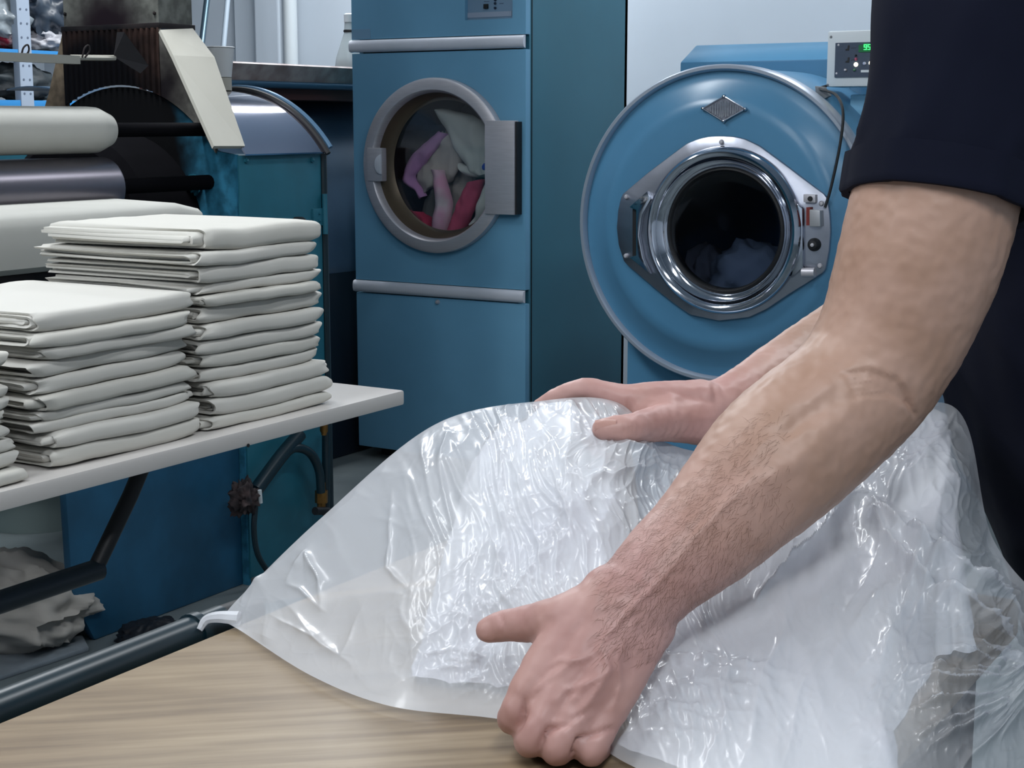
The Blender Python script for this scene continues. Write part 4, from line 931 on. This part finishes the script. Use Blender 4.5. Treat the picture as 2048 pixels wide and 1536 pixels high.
chain(B, [(1268, 834, 1.378, .0108), (1208, 832, 1.394, .0082), (1172, 862, 1.396, .0072), (1160, 886, 1.394, .0064)])
tf_ = min(film_depth(1215, 858), film_depth(1255, 858)) - .007
print('thumbs', tn_, tf_)
chain(B, [(1398, 842, 1.314, .0215), (1342, 843, 1.296, .0175), (1290, 852, (1.296 + tf_) / 2, .0140), (1262, 856, tf_ + .004, .0118), (1222, 858, tf_, .0106), (1206, 859, tf_, .0092)])
chain(B, [(1340, 822, 1.302, .015), (1280, 820, 1.304, .012)])
# trunk under the shirt, neck and head (above the picture)
SIDE = np.array([math.sin(YAW), -math.cos(YAW), 0.0])
sh = at_d(2120, -60, 1.27)
capsule(B, [(sh - SIDE * .13 - [0, 0, .05], .045), (sh - [0, 0, .02], .065), (sh + SIDE * .13 - [0, 0, .05], .045)]); capsule(B, [(sh, .09), (at_d(2200, 500, 1.36), .10), (at_d(2300, 1100, 1.44), .11)])
neck = sh + [-.05, -.03, .10]; hd = neck + np.array([-.075, -.045, .13])
capsule(B, [(sh + [0, 0, .03], .062), (neck, .056), (hd + [.01, .006, -.03], .058)])
FACE = -_rt * .95 + _fw * .05; FACE /= np.linalg.norm(FACE)
capsule(B, [(hd + FACE * .02 + [0, 0, -.05], .066), (hd + [0, 0, .03], .088), (hd - FACE * .03 + [0, 0, .06], .084)])
capsule(B, [(hd + FACE * .045 + [0, 0, -.085], .040), (hd + FACE * .02 + [0, 0, -.02], .062)])
capsule(B, [(hd + FACE * .088 + [0, 0, .03], .010), (hd + FACE * .108 + [0, 0, -.012], .013)])
for s in (-1, 1): capsule(B, [(hd + SIDE * s * .083 + [0, 0, .02], .014), (hd + SIDE * s * .088 + [0, 0, -.018], .010)]); capsule(B, [(hd + FACE * .07 + SIDE * s * .02 + [0, 0, -.062], .012), (hd + FACE * .078 + [0, 0, -.06], .013)])
person = thing('person', 'person in a navy t-shirt packing laundry into the plastic bag with both bare hands', 'person', (-.08, 1.50, 0))
raw = B.build('raw_body', NAVY, None, smooth=0)
rm = raw.modifiers.new('voxel', 'REMESH'); rm.mode = 'VOXEL'; rm.voxel_size = .0023; rm.use_smooth_shade = True
sm = raw.modifiers.new('smooth', 'SMOOTH'); sm.factor = .5; sm.iterations = 5
dg = bpy.context.evaluated_depsgraph_get()
me = bpy.data.meshes.new_from_object(raw.evaluated_get(dg))
bpy.data.objects.remove(raw)
nv = len(me.vertices)
co = np.empty(nv * 3); me.vertices.foreach_get('co', co); co = co.reshape(-1, 3)
no = np.empty(nv * 3); me.vertices.foreach_get('normal', no); no = no.reshape(-1, 3)
px = to_px(co); dep = (co - _c) @ _fw
facing = np.clip(-(no * (co - _c)).sum(1) / np.linalg.norm(co - _c, axis=1) * 2, 0, 1)
near = dep < 1.16
disp = np.zeros(nv)
def line(poly, amp, w, sel):
    d, t = seg_dist(px, poly)
    disp[:] += np.where(sel, amp * np.exp(-(d / w) ** 2) * np.sin(np.pi * np.clip(t * .84 + .08, 0, 1)) ** .6, 0)
VE = [[(1200, 1300), (1170, 1318), (1145, 1322), (1120, 1345), (1095, 1360)], [(1205, 1300), (1220, 1340), (1200, 1372), (1180, 1400), (1165, 1422)], [(1220, 1340), (1190, 1360), (1160, 1372), (1130, 1380), (1112, 1400)],
      [(1195, 1300), (1215, 1270), (1250, 1230), (1300, 1180), (1360, 1120)], [(1145, 1322), (1120, 1320), (1100, 1332)], [(1235, 1310), (1240, 1370), (1225, 1420)], [(1170, 1372), (1140, 1405), (1125, 1430)], [(1090, 1362), (1070, 1385)]]
for v in VE: line(v, .0016, 6.0, near)
for v in ([(1052, 1400), (1048, 1430), (1032, 1468)], [(1134, 1450), (1099, 1458), (1087, 1476), (1078, 1508)], [(1228, 1456), (1158, 1478), (1149, 1502), (1146, 1526)]): line(v, -.0040, 5.0, near)
for v in ([(1134, 1444), (1160, 1432), (1185, 1415)],): line(v, -.0016, 5.0, near)
for k in range(5): line([(1690 + 6 * k, 748 + 11 * k), (1740 + 8 * k, 742 + 11 * k), (1795 + 6 * k, 762 + 12 * k), (1822 + 3 * k, 790 + 12 * k)], -.0022, 5, near)
for k in range(3): line([(1228 + 14 * k, 1304 + 9 * k), (1270 + 8 * k, 1302 + 11 * k), (1304, 1305 + 11 * k)], -.0009, 3.5, near)
line([(1000, 1228), (1006, 1245), (1004, 1268)], -.0012, 4, near); line([(1560, 870), (1620, 830), (1690, 790)], -.003, 22, near); line([(1470, 1000), (1560, 940), (1640, 900)], .002, 26, near); line([(1360, 1110), (1430, 1030), (1500, 960)], .0012, 9, near)
far = ~near
for x in (1250, 1259, 1268, 1277): line([(x - 3, 838), (x, 852), (x - 2, 872)], -.0011, 3, far)
for k in range(6): line([(1322 + 13 * k, 880), (1336 + 13 * k, 862), (1340 + 14 * k, 846)], -.0009, 3.5, far)
line([(1257, 800), (1262, 830)], -.002, 6, far); line([(1167, 770), (1172, 795)], -.001, 4, far); line([(1285, 822), (1300, 815)], -.0015, 5, far); line([(1426, 766), (1432, 800)], -.0012, 5, far)
fine = .0005 * pnoise(co[:, 0] * 140, co[:, 1] * 140, co[:, 2] * 140) +   .0004 * pnoise(co[:, 0] * 45, co[:, 1] * 45, co[:, 2] * 45)
co += no * ((disp * facing) + fine)[:, None]
me.vertices.foreach_set('co', co.ravel())
hL, hR = at_d(1130, 1340, .98), at_d(1290, 830, 1.3)
dist = np.minimum(np.linalg.norm(co - hL, axis=1), np.linalg.norm(co - hR, axis=1))
pk = np.clip(1 - (dist - .07) / .14, 0, 1) ** 1.2
pk = np.clip(pk + .25 * pnoise(co[:, 0] * 30, co[:, 1] * 30, co[:, 2] * 30) * pk, 0, 1)
at_ = me.attributes.new('pink', 'FLOAT', 'POINT'); at_.data.foreach_set('value', pk.astype(np.float32))
me.shade_smooth()
def skin():
    m = mat('skin', (196, 152, 130), .48); N, L = m.node_tree.nodes, m.node_tree.links; b = N['Principled BSDF']
    a = N.new('ShaderNodeAttribute'); a.attribute_name = 'pink'
    tc = N.new('ShaderNodeTexCoord'); n = N.new('ShaderNodeTexNoise'); n.inputs['Scale'].default_value = 28; n.inputs['Detail'].default_value = 3; L.new(tc.outputs['Object'], n.inputs[0])
    r1 = N.new('ShaderNodeValToRGB'); r2 = N.new('ShaderNodeValToRGB')
    for r, c0, c1 in ((r1, (178, 142, 122), (190, 154, 136)), (r2, (182, 138, 131), (196, 154, 147))):
        r.color_ramp.elements[0].position = .36; r.color_ramp.elements[1].position = .62; r.color_ramp.elements[0].color = lin(c0); r.color_ramp.elements[1].color = lin(c1); L.new(n.outputs['Fac'], r.inputs[0])
    mx = N.new('ShaderNodeMix'); mx.data_type = 'RGBA'; L.new(a.outputs['Fac'], mx.inputs[0]); L.new(r1.outputs[0], mx.inputs[6]); L.new(r2.outputs[0], mx.inputs[7]); L.new(mx.outputs[2], b.inputs['Base Color'])
    return m
SKIN = skin()
me.materials.clear(); me.materials.append(SKIN)
body = bpy.data.objects.new('body', me); COL.objects.link(body); attach(body, person)
# thumb nail of the far hand
tn = at_d(1211, 853, tf_ - .009)
e1 = -_rt * .98 + _up * .05; e2 = _up * .9 - _fw * .35; e2 /= np.linalg.norm(e2)
Gn = np.array([[tn + e1 * (.0085 * u) + e2 * (.0062 * v * (1 - .25 * max(u, 0) ** 2)) - np.cross(e1, e2) * 0 + _fw * (.0022 * v * v) for v in np.linspace(-1, 1, 9)] for u in np.linspace(-1, 1, 9)])
MB().grid(Gn, thick=_fw * .0012).build('thumbnail', mat('nail', (214, 168, 156), .25), body)
# forearm hair
rng = np.random.RandomState(4)
cand = np.where(near & (px[:, 0] > 1190) & (px[:, 0] < 1660) & (px[:, 1] > 820) & (px[:, 1] < 1330) & (facing > .05) & ((px[:, 0] - 1190) + (px[:, 1] - 1150) > 0))[0]
hm = MB()
adir = at_d(1250, 1222, 1.0) - at_d(1557, 916, 1.045); adir /= np.linalg.norm(adir)
wgt = np.clip((1600 - px[cand, 0]) / 260, 0, 1) * np.clip((px[cand, 0] - 1180) / 60, 0, 1) * np.clip((1345 - px[cand, 1]) / 60, 0, 1)
for i in rng.choice(cand, 2300, replace=False, p=wgt / wgt.sum()):
    L_ = .005 + .006 * rng.rand(); d0 = adir * .8 + no[i] * .45 + rng.normal(size=3) * .28; d0 /= np.linalg.norm(d0)
    d1 = d0 - no[i] * .45; s_ = np.cross(d0, no[i]); s_ = s_ / np.linalg.norm(s_) * .00007
    p = co[i]; q = p + d0 * L_ * .5; r = q + d1 * L_ * .5
    hm.add([p - s_, p + s_, q + s_ * .8, q - s_ * .8, r], [(0, 1, 2, 3), (3, 2, 4)])
hr = hm.build('arm_hair', mat('arm_hair', (112, 78, 58), .6), body, smooth=0, recalc=False); hr['kind'] = 'stuff'
# t-shirt
def rings(cent, rad, n=64, seed=0, amp=0.0):
    """loft of elliptical rings: cent points, rad (front-back, side) half sizes, upright along the path"""
    G = []
    for i, (c, (a, b)) in enumerate(zip(cent, rad)):
        row = []
        for k in range(n):
            q = 2 * math.pi * k / n
            e = np.sign(math.cos(q)) * abs(math.cos(q)) ** .85, np.sign(math.sin(q)) * abs(math.sin(q)) ** .85
            row.append(c + FR * (a * e[0]) + SIDE * (b * e[1]))
        G.append(row)
    return np.array(G)
FR = -_rt
rows = [(2150, -300, 1.28, .055, .06), (2140, -215, 1.275, .075, .10), (2125, -110, 1.27, .100, .185), (2125, 60, 1.275, .115, .195), (2150, 280, 1.30, .125, .180), (2185, 520, 1.35, .132, .170), (2212, 720, 1.39, .138, .168), (2238, 900, 1.42, .140, .168), (2290, 1040, 1.44, .142, .17), (2345, 1160, 1.45, .143, .172), (2400, 1320, 1.46, .145, .176), (2420, 1430, 1.46, .147, .178)]
R5 = cr(np.array(rows), 70)
G = rings([at_d(*r[:3]) for r in R5], [(r[3], r[4]) for r in R5], 96)
w = .010 * (ridged(G[..., 0] * 5 + G[..., 2] * 3, G[..., 1] * 5, G[..., 2] * 7) ** 2 - .4) + .004 * pnoise(G[..., 0] * 22, G[..., 1] * 22, G[..., 2] * 14)
ctr = G.mean(1, keepdims=True); dv = G - ctr; dv /= np.linalg.norm(dv, axis=2)[..., None]
G = G + dv * w[..., None]
sh_mb = MB().grid(np.swapaxes(G, 0, 1), closed_u=True)
shirt = sh_mb.build('t_shirt', NAVY, person, smooth=180)
def sleeve(rows, hem, name_c, n=56, seed=1):
    """hanging sleeve: rings square to its axis, ending in a turned cuff"""
    R = cr(np.array(rows), 44); P = np.array([at_d(*r[:3]) for r in R]); rad = R[:, 3]
    ax = P[-1] - P[20]; ax /= np.linalg.norm(ax)
    a = np.cross(ax, _fw); a /= np.linalg.norm(a); b = np.cross(ax, a)
    def ring(p, r, k0): 
        th = np.linspace(0, 2 * np.pi, n, endpoint=False)[:, None]
        q = p + r * (np.cos(th) * a + np.sin(th) * b)
        return q + (q - p) / r * (.0045 * (ridged(np.cos(th) * 1.6 + seed, np.sin(th) * 1.6, k0 * 2.2) ** 2 - .3))
    G = np.array([ring(P[i], rad[i], i / 44) for i in range(44)] + [ring(P[-1] - ax * .001, rad[-1] - .003, 1), ring(P[-6], rad[-6] - .004, 1)])
    MB().grid(np.swapaxes(G, 0, 1), closed_u=True).build('sleeve', NAVY, shirt, smooth=180)
    m = 44 - hem
    C = [ring(P[i], rad[i] + .0038, 1) for i in range(m, 44)]
    C = [ring(P[m], rad[m] - .001, 1)] + C + [ring(P[-1] + ax * .0015, rad[-1] + .0028, 1), ring(P[-1] + ax * .001, rad[-1] - .003, 1), ring(P[-4], rad[-4] - .004, 1)]
    MB().grid(np.swapaxes(np.array(C), 0, 1), closed_u=True).build(name_c, NAVY, shirt, smooth=60)
sleeve([(2110, -70, 1.20, .060), (2045, -80, 1.13, .084), (1990, -40, 1.09, .082), (1945, 60, 1.07, .069), (1918, 180, 1.062, .0610), (1896, 280, 1.06, .0600), (1886, 340, 1.06, .0610), (1878, 408, 1.06, .0620)], 8, 'sleeve_cuff')
sleeve([(2115, -60, 1.34, .055), (2105, -40, 1.41, .082), (2060, 60, 1.46, .072), (2000, 240, 1.475, .065), (1950, 370, 1.48, .064)], 8, 'sleeve_cuff', seed=4)
# trousers and shoes
hip = at_d(2420, 1430, 1.46)
for s in (-1, 1):
    h0 = hip + SIDE * s * .09
    ft = np.array([hip[0] + .06, hip[1] + .03, 0]) + SIDE * s * .12
    L = [h0 + [0, 0, .05], h0 - [0, 0, .12], (h0 + ft) / 2 + FR * .02 + [0, 0, 0], ft + [0, 0, .30], ft + [0, 0, .07]]
    tr = MB(); tr.tube(cr(L, 30), list(np.interp(np.linspace(0, 1, 30), [0, .25, .5, .8, 1], [.115, .098, .075, .062, .060])), 28)
    tr.build('trouser_leg', mat('dark_trousers', (30, 32, 40), .9), person)
    so = MB(); so.tube(cr([ft - FR * .06 + [0, 0, .045], ft + [0, 0, .055], ft + FR * .10 + [0, 0, .042], ft + FR * .19 + [0, 0, .034]], 20), list(np.interp(np.linspace(0, 1, 20), [0, .2, .6, .9, 1], [.034, .045, .042, .034, .018])), 20)
    so.build('shoe', BLACK, person)
MB().grid(np.swapaxes(rings([hip + [0, 0, z] for z in (.10, .04, -.04, -.12)], [(.135, .168), (.142, .172), (.14, .17), (.12, .15)], 48), 0, 1), closed_u=True).build('trouser_seat', MATS['dark_trousers'], person, smooth=180)
# hair and eyes (the head is above the picture)
hb = hd - FACE * .012 + np.array([0, 0, .045])
th = np.linspace(0, 2 * np.pi, 40, endpoint=False)[:, None]; ph = np.linspace(.01, 1.75, 20)[None]
dd = (np.cos(th) * np.sin(ph))[..., None] * FACE + (np.sin(th) * np.sin(ph))[..., None] * SIDE + np.cos(ph)[..., None] * np.array([0, 0, 1.0]) + 0 * th[..., None]
fr = (dd @ FACE)
lo = np.where((fr > .35) & (dd[..., 2] < .35), .90, 1.0)
hair = hb + dd * (np.array([.105]) * lo[..., None]) * (1 + .03 * pnoise(dd[..., 0] * 9, dd[..., 1] * 9, dd[..., 2] * 4))[..., None]
MB().grid(hair, closed_u=True).build('hair', mat('hair', (60, 50, 44), .7), body, smooth=180)
for s in (-1, 1):
    ec_ = hd + FACE * .082 + SIDE * s * .032 + [0, 0, .028]
    e_ = blob('eye', ec_, .011, .011, .011, mat('eye_white', (220, 220, 216), .2), 1, 0, 20, body)
    blob('iris', ec_ + FACE * .0075, .005, .005, .005, mat('iris', (60, 44, 32), .2), 1, 0, 14, e_)
